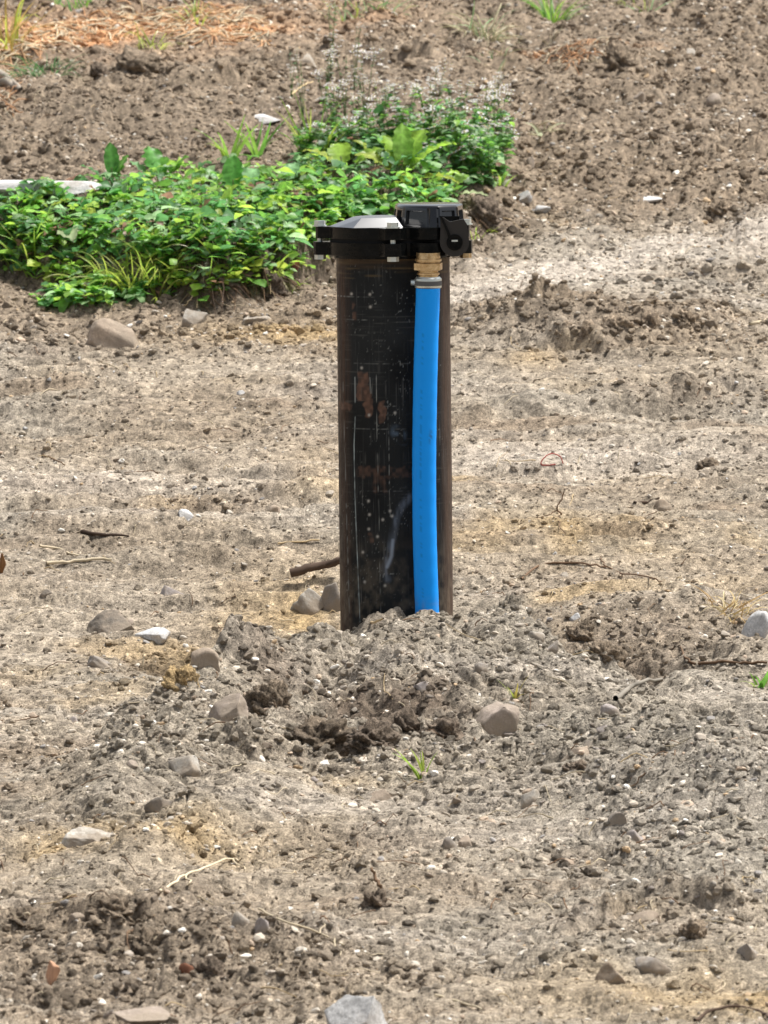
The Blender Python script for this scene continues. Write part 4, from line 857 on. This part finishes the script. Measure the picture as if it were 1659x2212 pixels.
# ------------------------------------------------------------------ plants
def leaf_geo(L_, W_, n=6, shape='ovate', curl=.5, fold=.25, wave=.0, seed=0):
    """leaf along +x from the origin, upper side +z"""
    q = np.random.default_rng(seed); t = np.linspace(0, 1, n+1)
    if shape == 'ovate': w_ = np.sin(math.pi*np.clip(t, 0, 1)**.75)**.8
    elif shape == 'obovate': w_ = np.sin(math.pi*np.clip(t, 0, 1)**1.7)**.75
    elif shape == 'paddle': w_ = .22+.78*np.clip(np.sin(math.pi*(t*.86+.14)**1.25), 0, 1)**.8; w_[-1] = .12
    else: w_ = 1-t**2*.9
    w_ = np.maximum(w_, .04)*W_/2
    ca = curl*t**1.5; x = np.concatenate([[0], np.cumsum(np.cos((ca[1:]+ca[:-1])/2))])*L_/n; z = -np.concatenate([[0], np.cumsum(np.sin((ca[1:]+ca[:-1])/2))])*L_/n
    V = []
    m = 5 if W_ > .02 else 3
    for i in range(n+1):
        for s_ in np.linspace(-1, 1, m):
            wv_ = wave*W_*math.sin(i*2.3+s_*1.5+seed)*abs(s_); ed = 1+(.10*math.sin(i*3.1+seed) if m == 5 and abs(s_) == 1 else 0)
            V.append((x[i]-abs(s_)*w_[i]*.12, s_*w_[i]*ed, z[i]+abs(s_)*w_[i]*fold+wv_-(0.03*W_ if (m == 5 and abs(s_) == .5) else 0)))
    ix = np.arange((n+1)*m).reshape(n+1, m)
    F = np.stack([ix[:-1, :-1], ix[1:, :-1], ix[1:, 1:], ix[:-1, 1:]], -1).reshape(-1, 4)
    return np.array(V), F
def rotm(az, el, roll=0):
    return np.array((Matrix.Rotation(az, 3, 'Z')@Matrix.Rotation(-el, 3, 'Y')@Matrix.Rotation(roll, 3, 'X')))
def xf(g_, M, t, s=1): return g_[0]*s@np.asarray(M).T+np.asarray(t), g_[1]
def shade(V, c_, seed, amt=.18): return np.array(c_)*(1+amt*vn(V[:, 0]*120+seed, V[:, 1]*120+V[:, 2]*90, seed))[:, None]
G1 = np.array((.16, .36, .06)); G2 = np.array((.27, .48, .08)); G3 = np.array((.11, .27, .09)); G4 = np.array((.36, .54, .08)); G5 = np.array((.29, .44, .22)); G6 = np.array((.07, .17, .05)); YG = np.array((.44, .54, .09))
PINK = np.array((.42, .24, .16)); CREAM = np.array((.50, .45, .30))
BED = [(0, 455), (60, 440), (200, 425), (360, 400), (470, 395), (620, 395), (690, 385), (760, 420), (960, 420), (1000, 448), (900, 500), (700, 545), (640, 575), (560, 600), (500, 590), (440, 600), (380, 612), (330, 600), (240, 588), (130, 575), (60, 590), (0, 590)]
EDGE = [(0, 585), (330, 598), (620, 575), (700, 545), (700, 575), (600, 625), (430, 650), (200, 628), (0, 606)]
LOW = [(70, 650), (120, 628), (230, 632), (330, 640), (300, 655), (180, 668), (90, 668)]
def ground_cover(name, n, poly, seed, hs, lb, light=0, cols=(G1, G2, G3, G4, G1, G5, G3)):
    q = np.random.default_rng(seed); P_ = np.array(poly); VV = []; FF = []; CC = []; off = 0
    temps = [leaf_geo(1, .85, 4, 'obovate', .5, .18, 0, 3), leaf_geo(1, .62, 4, 'ovate', .6, .22, 0, 4), leaf_geo(1, .72, 4, 'obovate', .9, .1, 0, 5)]
    pts = []
    while len(pts) < n:
        px = q.uniform(P_[:, 0].min(), P_[:, 0].max(), 300); py = q.uniform(P_[:, 1].min(), P_[:, 1].max(), 300); k_ = pin(px, py, poly)
        for a, b in zip(px[k_], py[k_]):
            if vn(np.array([a/34]), np.array([b/16]), 77)[0] > q.uniform(-1.1, .5)-.35 and len(pts) < n: pts.append(at(a, b))
    for p in pts:
        h_ = q.uniform(*hs)*(.6+.5*q.random()); az0 = q.uniform(0, 6.28); lean = q.uniform(0, .5)*h_; tip = p+np.array([math.cos(az0)*lean, math.sin(az0)*lean, h_])
        col = cols[q.integers(len(cols))]*q.uniform(.85, 1.6)
        if q.random() < .04: col = (PINK if q.random() < .5 else YG)*q.uniform(.7, 1)
        a = path_tube([p, (p+tip)/2+[0, 0, h_*.1], tip], .0008, .0006, 3, 0, 0, 1); VV.append(a[0]); FF.append(a[1]+off); CC.append(np.zeros((len(a[0]), 3))+np.array((.12, .17, .05))); off += len(a[0])
        tp = temps[q.integers(3)]; big = q.random() < .24; s_ = q.uniform(.013, .027)*(1.75 if big else 1); k_n = 1 if big else 3; a0 = q.uniform(0, 6.28)
        tilt = rotm(q.uniform(0, 6.28), q.uniform(-.8, .8)); col = col*(1.15 if big else 1)
        for j in range(k_n):
            g_ = xf(tp, tilt@rotm(a0+j*2.09+q.uniform(-.2, .2), q.uniform(-.1, .45), q.uniform(-.4, .4)), tip, s_)
            VV.append(g_[0]); FF.append(g_[1]+off); off += len(g_[0]); CC.append(np.zeros((len(g_[0]), 3))+col*q.uniform(.85, 1.15))
    return put(name, new_mesh(name, np.concatenate(VV), np.concatenate(FF), np.concatenate(CC)), M_LEAF, label=lb, kind='stuff')
ground_cover('clover_cover', 1750, BED, 5, (.015, .060), 'dense green clover and creeping weeds covering the bank')
ground_cover('clover_cover', 150, LOW, 6, (.008, .03), 'low green creeping weeds on the tongue of dirt below the bank')
ground_cover('clover_cover', 380, [(650, 330), (720, 300), (1090, 300), (1100, 400), (1000, 425), (760, 400), (640, 400)], 8, (.02, .07), 'dark green undergrowth beneath the white flowering weeds', cols=(G3, G6, G1, G3, G5))
ground_cover('clover_cover', 190, EDGE, 9, (.006, .03), 'ragged yellowish creeping weeds trailing over the bank edge', cols=(YG, G4, G2, G5, G1))
def blade_geo(L_, W_, bend, n=5):
    t = np.linspace(0, 1, n+1); a = math.pi/2-bend*t**1.3; x = np.concatenate([[0], np.cumsum(np.cos(a[1:]))])*L_/n; z = np.concatenate([[0], np.cumsum(np.sin(a[1:]))])*L_/n
    w_ = W_/2*(1-t**1.6*.92); V = []
    for i in range(n+1): V += [(x[i], -w_[i], z[i]), (x[i], 0, z[i]+w_[i]*.3-w_[i]*.6), (x[i], w_[i], z[i])]
    ix = np.arange((n+1)*3).reshape(n+1, 3); return np.array(V), np.stack([ix[:-1, :-1], ix[1:, :-1], ix[1:, 1:], ix[:-1, 1:]], -1).reshape(-1, 4)
def grass_tuft(px, py, n, L_, W_, cols, bend, spread, lb, seed, name='grass_tuft', wd_=.03, mat=None, flat=1.0, cat='grass tuft'):
    L_ *= 1.5; W_ *= 1.35; bend *= .8; q = np.random.default_rng(seed); p = at(px, py); root = put(name, None, label=lb, cat=cat, loc=tuple(p)); ms = []
    for k_ in range(min(n, 14)):
        g_ = blade_geo(L_*q.uniform(.6, 1.15), W_*q.uniform(.7, 1.2), bend*q.uniform(.5, 1.5)); me = new_mesh('blade', g_[0], g_[1], shade(g_[0], cols[k_ % len(cols)], k_+seed)); me.materials.append(mat or M_LEAF); ms.append(me)
    for k_ in range(n):
        o = put('blade', ms[k_ % len(ms)], None, root); a = q.uniform(0, 6.28); r_ = wd_*math.sqrt(q.random())
        x_, y_ = r_*math.cos(a), r_*math.sin(a)
        o.location = (x_, y_, float(gz(p[0]+x_, p[1]+y_))-p[2]-.002); o.rotation_euler = (q.uniform(-spread, spread), q.uniform(-.1, spread), a+q.uniform(-.9, .9)); s_ = q.uniform(.7, 1.2); o.scale = (s_, s_, s_*flat)
    return root
YB = [YG*1.1, YG*.9, G4, np.array((.42, .46, .12))]
grass_tuft(290, 628, 70, .080, .0030, YB, 1.5, .7, 'bright yellow-green grass tuft fanning out at the foot of the bank', 21, wd_=.028)
grass_tuft(232, 618, 26, .07, .0028, YB, 1.7, .8, 'smaller yellow-green grass tuft left of the bright fanning one', 22, wd_=.018)
grass_tuft(385, 600, 20, .05, .0024, YB, 1.5, .7, 'thin yellow-green grass sprouting under the clover bank', 23, wd_=.02)
grass_tuft(345, 612, 46, .075, .0028, YB, 1.5, .7, 'yellow-green grass spilling down the bank right of the bright fanning tuft', 51, wd_=.035)
grass_tuft(190, 606, 30, .06, .0028, YB, 1.7, .8, 'thin grass blades trailing over the dark hollow at the left', 52, wd_=.035)
grass_tuft(60, 520, 24, .07, .003, [G2, YG, G4], 1.3, .6, 'grass blades poking out of the clover at the far left', 53, wd_=.04)
grass_tuft(470, 545, 30, .06, .0028, [G4, YG, CREAM], 1.4, .7, 'mixed green and pale grass in the middle of the clover', 54, wd_=.05)
grass_tuft(600, 560, 26, .055, .0028, [G4, YG, CREAM], 1.5, .7, 'straggly grass at the clover edge close to the casing', 55, wd_=.05)
grass_tuft(1580, 1318, 70, .045, .0018, [np.array((.55, .42, .20)), np.array((.42, .28, .12)), np.array((.62, .52, .30))], 2.2, 1.2, 'dry straw-coloured grass tuft beside the sharp white broken rock', 24, wd_=.035, mat=M_DRY)
grass_tuft(1645, 1484, 16, .03, .005, [G2, G4, G1], 1.0, .8, 'small green sprig at the right edge below the twig', 25, 'green_sprig', .012, cat='sprig')
grass_tuft(914, 1672, 9, .032, .0035, [G4, YG], .8, .5, 'tiny green sprout growing from the mound face', 26, 'green_sprout', .005, cat='sprout')
grass_tuft(1112, 1508, 6, .02, .003, [YG, np.array((.5, .42, .1))], .8, .5, 'tiny yellowish sprout just above the large pinkish boulder', 27, 'green_sprout', .004, cat='sprout')
grass_tuft(1040, 72, 80, .075, .0022, [np.array((.50, .45, .28)), np.array((.38, .34, .18)), G5*1.2, np.array((.55, .5, .36))], 1.9, .9, 'pale dry hanging grass tuft at the top of the picture', 28, wd_=.05, mat=M_DRY)
grass_tuft(1195, 50, 60, .085, .003, [G1, G2, G4, G5], 1.2, .6, 'fresh green grass tuft at the top right of centre', 29, wd_=.028)
grass_tuft(1190, 92, 12, .04, .0022, [CREAM, np.array((.6, .55, .42))], 1.2, .6, 'pale dead blades under the fresh green tuft', 30, wd_=.012, mat=M_DRY)
grass_tuft(90, 160, 90, .055, .0024, [G6*1.2, G3*.9, G5*.7, np.array((.12, .13, .08))], 1.9, .9, 'dark grey-green matted grass tuft at the top left', 31, wd_=.06)
grass_tuft(160, 14, 80, .055, .0026, [G1, G2, G3], 1.5, .8, 'green grass clump touching the top edge at the left', 32, wd_=.08)
grass_tuft(20, 100, 26, .12, .004, [YG*1.3, np.array((.55, .45, .14)), np.array((.5, .36, .1))], 1.5, .5, 'long golden grass stems arching over the orange straw', 33, wd_=.03)
grass_tuft(330, 105, 22, .06, .003, [YG, YG*1.2, CREAM], 1.7, .8, 'yellowish grass wisp lying on the dark earth near the top left', 34, wd_=.04)
grass_tuft(420, 45, 16, .05, .003, [YG, G4], 1.1, .6, 'yellow-green blades growing through the orange straw', 35, wd_=.03)
grass_tuft(780, 20, 70, .04, .0024, [G5, YG*.7, G3, np.array((.3, .3, .14))], 1.6, .9, 'olive moss-like grass patch at the top centre', 36, wd_=.11)
grass_tuft(1400, 20, 46, .045, .0024, [G5, YG*.7, np.array((.35, .32, .17))], 1.6, .9, 'thin olive grass patch at the top right', 37, wd_=.09)
grass_tuft(1070, 140, 22, .045, .0022, [G5, np.array((.35, .32, .17))], 1.6, .9, 'thin greyish grass wisp right of the tall thin weeds', 38, wd_=.03)
grass_tuft(1175, 285, 14, .03, .006, [np.array((.52, .56, .36)), CREAM], 1.4, 1.0, 'pale green torn leaves lying right of the flowering weeds', 39, 'torn_leaves', .022, cat='leaves')
grass_tuft(1035, 520, 18, .045, .002, [YG, CREAM, G4], 1.9, .9, 'straggly pale grass right behind the brass nut of the cap', 40, wd_=.02)
grass_tuft(555, 335, 10, .07, .006, [G2, G1], .9, .5, 'upright young green shoot behind the clover', 41, 'green_shoot', .012, cat='shoot')
grass_tuft(500, 345, 12, .07, .006, [G2, G4], .9, .5, 'pair of leafy shoots standing left of the upright young one', 42, 'green_shoot', .016, cat='shoot')
grass_tuft(680, 340, 30, .085, .004, [YG, G4, G2], .8, .5, 'yellow-green grassy shoots at the left of the flowering weeds', 43, wd_=.03)
grass_tuft(1082, 400, 9, .03, .007, [G4, YG, np.array((.6, .62, .5))], 1.0, .7, 'small lime green leaves at the right foot of the flowering weeds', 44, 'green_sprout', .01, cat='sprout')
def broad_plant(px, py, leaves, lb, seed):
    """leaves: azimuth deg (0 = right, 90 = away), elevation deg, length m, width m, colour, curl, shape"""
    p = at(px, py); root = put('broad_leaf_plant', None, label=lb, cat='plant', loc=tuple(p))
    for i, (az, el, L_, W_, c_, curl, shp) in enumerate(leaves):
        L_ *= 1.18; W_ *= 1.45; g_ = leaf_geo(L_, W_, 10, shp, curl, .22, .10, seed+i); M = rotm(R(az), R(el), .35*math.sin(seed+i*2.1)); st_ = .034
        d = np.array(M)@np.array([1, 0, 0]); s0 = d*st_+np.array([0, 0, .012]); V1, F1 = xf(g_, M, s0)
        sv_, sf_ = path_tube([np.zeros(3), d*st_*.5+[0, 0, .004], s0, s0+d*L_*.25], .0022, .0012, 5, 0, 0, 2)
        # midrib a little paler than the blade
        m_ = 5 if W_ > .02 else 3; mid = np.tile(np.arange(m_) == m_//2, 11)[:, None]; cc_ = shade(V1, c_, seed+i, .2); cc_ = np.where(mid, cc_*1.25+.02, cc_)
        V = np.concatenate([V1, sv_]); F = np.concatenate([F1, sf_+len(V1)]); put('leaf', new_mesh('leaf', V, F, np.concatenate([cc_, np.zeros((len(sv_), 3))+np.array((.26, .30, .12))])), M_LEAF, root)
DG = np.array((.08, .24, .04)); LG = np.array((.34, .56, .07)); PG = np.array((.50, .58, .32)); GG = np.array((.18, .36, .15))
broad_plant(243, 428, [(100, 78, .060, .022, DG*1.3, .3, 'paddle'), (60, 60, .05, .02, G1, .5, 'paddle'), (150, 45, .05, .02, G3, .7, 'paddle'), (215, 40, .04, .018, G1, .9, 'paddle')], 'upright dark toothed leaf plant behind the pale slab end', 3)
broad_plant(345, 425, [(110, 62, .065, .044, DG*1.5, .4, 'paddle'), (30, 55, .055, .036, G1, .5, 'paddle'), (165, 50, .05, .022, GG*1.2, .5, 'paddle'), (-40, 20, .05, .03, G2, .7, 'paddle')], 'broad dark green leaf plant at the left behind the drooping pale leaf', 8)
broad_plant(315, 450, [(-15, 18, .065, .038, PG, .9, 'paddle'), (-60, 5, .06, .036, GG*1.3, 1.2, 'paddle'), (200, 30, .045, .026, DG*1.4, .8, 'paddle'), (-100, 10, .05, .03, GG, 1.1, 'paddle')], 'plant with a large pale drooping leaf amid the clover', 13)
broad_plant(505, 452, [(95, 68, .062, .03, DG*1.7, .3, 'paddle'), (50, 50, .06, .034, GG*1.6, .6, 'paddle'), (150, 30, .045, .026, G2, .8, 'paddle'), (-50, 25, .04, .026, G1, .9, 'paddle')], 'plant with two upright broad leaves in the middle of the clover', 18)
broad_plant(745, 392, [(105, 48, .06, .036, LG, .7, 'paddle'), (175, 45, .06, .032, YG*.9, .9, 'paddle'), (5, 45, .06, .03, LG*.9, .9, 'paddle'), (-35, 5, .045, .028, PG, 1.0, 'paddle')], 'bright yellow-green broad leaf plant left of the larger one', 23)
broad_plant(868, 402, [(60, 60, .085, .05, LG, .6, 'paddle'), (10, 48, .09, .05, LG*1.15, .8, 'paddle'), (115, 60, .07, .042, LG*.9, .6, 'paddle'), (170, 42, .07, .034, YG*.9, .9, 'paddle'), (-10, 10, .075, .034, YG*.8, .7, 'paddle'), (85, 75, .075, .032, G2, .3, 'paddle')], 'largest bright yellow-green broad leaf plant right behind the cap', 29)
broad_plant(960, 436, [(-5, 8, .05, .024, PG*.9, .5, 'ovate'), (170, 30, .04, .02, G2, .7, 'paddle'), (40, 40, .04, .02, G2, .7, 'paddle')], 'small plant with one pale leaf just above the wiring box', 35)
broad_plant(80, 480, [(120, 35, .045, .02, G2, .8, 'paddle'), (30, 30, .045, .022, YG*.8, .9, 'paddle'), (-70, 20, .04, .022, GG, 1.0, 'paddle'), (200, 25, .04, .02, G1, .8, 'paddle')], 'narrow-leaved green plant in front of the pale slab', 41)
broad_plant(160, 460, [(80, 50, .05, .02, G3*1.3, .6, 'paddle'), (-20, 30, .045, .022, G2, .8, 'paddle'), (150, 40, .05, .02, G1, .6, 'paddle')], 'green plant overlapping the middle of the pale slab', 47)
broad_plant(20, 470, [(60, 40, .05, .024, G1, .7, 'paddle'), (140, 40, .045, .022, G2, .7, 'paddle'), (-60, 10, .04, .022, G4, .9, 'ovate')], 'green leafy plant at the far left edge by the pale slab', 53)
broad_plant(615, 430, [(70, 50, .05, .026, GG*1.4, .7, 'ovate'), (-20, 25, .045, .026, G2, .8, 'ovate'), (170, 30, .045, .024, G1, .8, 'ovate')], 'mid green rounded leaf plant left of the yellow-green ones', 59)
broad_plant(140, 512, [(-80, 5, .05, .03, PG, 1.0, 'ovate'), (20, 25, .04, .024, G5, .8, 'ovate'), (140, 30, .04, .024, G2, .8, 'ovate')], 'plant with a torn pale leaf hanging at the left of the clover', 65)
def dried(px, py, s_, c_, lb, seed, el=20, az=0):
    p = at(px, py); g_ = leaf_geo(s_, s_*.6, 6, 'ovate', 1.1, .5, .15, seed); V, F = xf(g_, rotm(R(az), R(el), .6), [0, 0, .004]); put('dried_leaf', new_mesh('dried_leaf', V, F, shade(V, c_, seed)), M_DRY, label=lb, cat='leaf', loc=tuple(p))
dried(408, 572, .032, np.array((.62, .48, .38)), 'pinkish dried leaf caught below the clover near the bank edge', 3, 50, 200)
dried(432, 520, .030, np.array((.62, .52, .45)), 'pale pink dried leaf lying on the clover', 4, 20, 30)
dried(548, 562, .026, np.array((.58, .46, .36)), 'dried pinkish leaf on the bank edge close to the casing', 5, 60, 90)
dried(528, 470, .028, np.array((.55, .26, .14)), 'rusty orange dried leaf among the clover', 6, 30, 10)
dried(8, 560, .03, np.array((.62, .34, .08)), 'orange-yellow dying leaf at the left edge of the clover', 7, 40, 20)
dried(232, 596, .022, np.array((.6, .34, .1)), 'small orange dried leaf behind the yellow-green grass', 8, 30, 60)
dried(640, 590, .04, np.array((.34, .12, .10)), 'dark red dried leaf left of the casing flange', 9, 60, 250)
dried(690, 470, .035, np.array((.26, .13, .10)), 'dark reddish dried leaf behind the left bolt of the cap', 10, 30, 150)
dried(432, 628, .014, np.array((.55, .42, .08)), 'tiny yellow leaf on the dark bank face', 11, 40, 20)
# white flowering weeds
def flower_weed(seed, H_, nst, nleaf, wid_, nfl, cols, lsz=.018):
    q = np.random.default_rng(seed); root = put('flowering_weed', None); stems = []; VV = []; off = 0
    tips = []
    for i in range(nst):
        a = q.uniform(0, 6.28); h_ = H_*q.uniform(.55, 1.0); r_ = wid_*q.uniform(.2, 1)
        pts = [np.zeros(3), np.array([math.cos(a)*r_*.3, math.sin(a)*r_*.3, h_*.4]), np.array([math.cos(a)*r_*.7, math.sin(a)*r_*.7, h_*.8]), np.array([math.cos(a)*r_, math.sin(a)*r_, h_])]
        t_ = path_tube(pts, .0012, .0006, 4, .0008, seed+i, 3); stems.append((*t_, np.array((.20, .29, .10)))); tips.append(pts)
    V, F, c_ = merge(stems); put('stem', new_mesh('stem', V, F, c_), M_LEAF, root)
    tp = leaf_geo(1, .6, 4, 'ovate', .8, .2, 0, 3); ls = []
    for i in range(nleaf):
        pts = tips[q.integers(nst)]; t = q.random()**.8*.93; k_ = min(int(t*3), 2); f = t*3-k_; b = pts[k_]*(1-f)+pts[k_+1]*f
        g_ = xf(tp, rotm(q.uniform(0, 6.28), q.uniform(-.4, .8), q.uniform(-.6, .6)), b, lsz*q.uniform(.6, 1.35)*(1.15-.5*t)); ls.append((*g_, cols[q.integers(len(cols))]*q.uniform(.7, 1.2)))
    V, F, c_ = merge(ls); put('foliage', new_mesh('foliage', V, F, c_), M_LEAF, root, kind='stuff')
    pet = leaf_geo(1, .7, 2, 'obovate', .3, .1, 0, 1); fm = []
    for v_ in range(2):
        fl = []
        for i in range(9 if v_ else 6):
            c0 = q.normal(size=3)*[.0045, .0045, .003]
            for j in range(5): fl.append((*xf(pet, rotm(j*1.257+i, .4), c0, .0034), np.array((.86, .84, .86))))
            fl.append((ICO[1][0]*.0010+c0+[0, 0, .0008], ICO[1][1], np.array((.5, .45, .2))))
        tri = [(a, np.concatenate([b[:, :3], b[:, [0, 2, 3]]]) if b.shape[1] == 4 else b, c) for a, b, c in fl]
        V, F, c_ = merge(tri); me = new_mesh('flower_head', V, F, c_); me.materials.append(M_PETAL); fm.append(me)
    for i in range(nfl):
        pts = tips[i % nst]; o = put('flower_head', fm[i % 2], None, root); s_ = q.uniform(1.6, 2.6); o.location = pts[-1] if i < nst else (pts[-1]*.55+pts[-2]*.45+[.006, 0, .004]); o.scale = (s_, s_, s_); o.rotation_euler = (q.uniform(-.5, .5), q.uniform(-.5, .5), q.uniform(0, 6))
    return root
M_PETAL = leaf_mat('petal', .7, .3)
def copy_tree(o):
    c = o.copy(); COL.objects.link(c)
    for ch in o.children:
        d = ch.copy(); COL.objects.link(d); d.parent = c
    return c
GB = (G1*1.3, G3*1.7, G2*1.1, G5*1.1, G1, G3*1.4)
protos = {'tall': [flower_weed(71, .155, 6, 80, .04, 7, GB), flower_weed(72, .135, 7, 90, .045, 8, GB)], 'leafy': [flower_weed(73, .09, 8, 130, .05, 3, GB, .020), flower_weed(74, .115, 9, 140, .05, 2, GB, .021)], 'thin': [flower_weed(75, .16, 4, 46, .03, 6, (G5, G5*.8, G3), .011), flower_weed(76, .2, 4, 50, .035, 2, (G5*.8, G3), .010)]}
used = set()
def weed(px, py, kind_, v_, s_, rz, lb, grp=None):
    base = protos[kind_][v_]; key = (kind_, v_)
    o = base if key not in used else copy_tree(base); used.add(key)
    p = at(px, py); o.location = tuple(p-np.array([0, 0, .003])); s_ *= {'tall': .92, 'leafy': 1.22, 'thin': .95}[kind_]; o.rotation_euler = (0, 0, rz); o.scale = (s_, s_, s_); o['label'] = lb; o['category'] = 'weed'
    if grp: o['group'] = grp
    elif 'group' in o: del o['group']
W_ = [(720, 300, 'tall', 0, 1.0), (775, 320, 'tall', 1, 1.0), (820, 300, 'tall', 0, 1.0), (880, 320, 'tall', 1, 1.15), (930, 300, 'tall', 0, 1.0), (985, 310, 'tall', 1, 1.15), (1040, 318, 'tall', 0, 1.1), (1075, 330, 'tall', 1, 1.1),
 (745, 345, 'leafy', 0, .9), (800, 350, 'leafy', 1, .9), (850, 340, 'leafy', 0, 1.0), (905, 350, 'leafy', 1, 1.0), (955, 345, 'leafy', 0, 1.1), (1005, 352, 'leafy', 1, 1.1), (1050, 360, 'leafy', 0, 1.15), (1075, 385, 'leafy', 1, .95), (1025, 392, 'leafy', 0, 1.0), (985, 385, 'leafy', 1, 1.0), (940, 380, 'leafy', 0, .9), (1055, 398, 'leafy', 1, .8), (700, 335, 'leafy', 0, .8), (660, 350, 'leafy', 1, .7)]
_wt = ['at the left rim of the dense clump', 'second from the left in the back row of the clump', 'third from the left in the back row of the clump', 'above the broad yellow-green leaves in the back row', 'straight above the wiring box in the back row', 'third from the right in the back row of the clump', 'second from the right in the back row of the clump', 'at the right rim of the dense clump']
_wl = ['just above the left yellow-green broad leaf plant', 'between the two yellow-green broad leaf plants', 'directly above the left end of the wiring box', 'above the tips of the largest broad leaf plant', 'above the right end of the wiring box', 'in the right half of the clump, middle row', 'near the right rim of the clump, middle row', 'at the right foot of the clump beside lime leaves', 'second from the right along the foot of the clump', 'third from the right along the foot of the clump', 'just above the small plant with one pale leaf', 'lowest and furthest right above the sod clump', 'at the left foot of the clump beside grassy shoots', 'furthest left, amid the yellow-green grassy shoots']
LB = ['tall white flowering weed '+t_ for t_ in _wt]+['low bushy weed with few flowers '+t_ for t_ in _wl]
for i, (px, py, k_, v_, s_) in enumerate(W_):
    weed(px, py, k_, v_, s_, i*1.9, LB[i], 'weeds with white flowers' if k_ == 'tall' else 'low bushy weeds of the clump')
weed(700, 245, 'thin', 0, .95, 1, 'thin weed with white flowers at the left rim of the clump')
weed(790, 262, 'thin', 0, 1.05, 2.5, 'thin weed bearing the tallest pair of white flower heads')
weed(745, 262, 'thin', 1, .8, 4, 'slender wispy weed between the two thin flowering ones')
weed(715, 175, 'thin', 1, .95, 3, 'tallest wispy green weed reaching towards the top of the picture')
weed(655, 270, 'thin', 1, .8, 5, 'wispy weed just above the white flat stone')
weed(765, 195, 'thin', 1, .8, 2, 'faint thin weed right of the tallest wispy one')
weed(940, 268, 'thin', 0, .85, .5, 'thin weed with small white flowers above the clump centre')
weed(1065, 280, 'thin', 0, .8, 1.5, 'thin weed with white flowers at the right rim of the clump')
weed(630, 210, 'thin', 1, .6, .7, 'small faint weed on dark dirt at the left of the wispy ones')
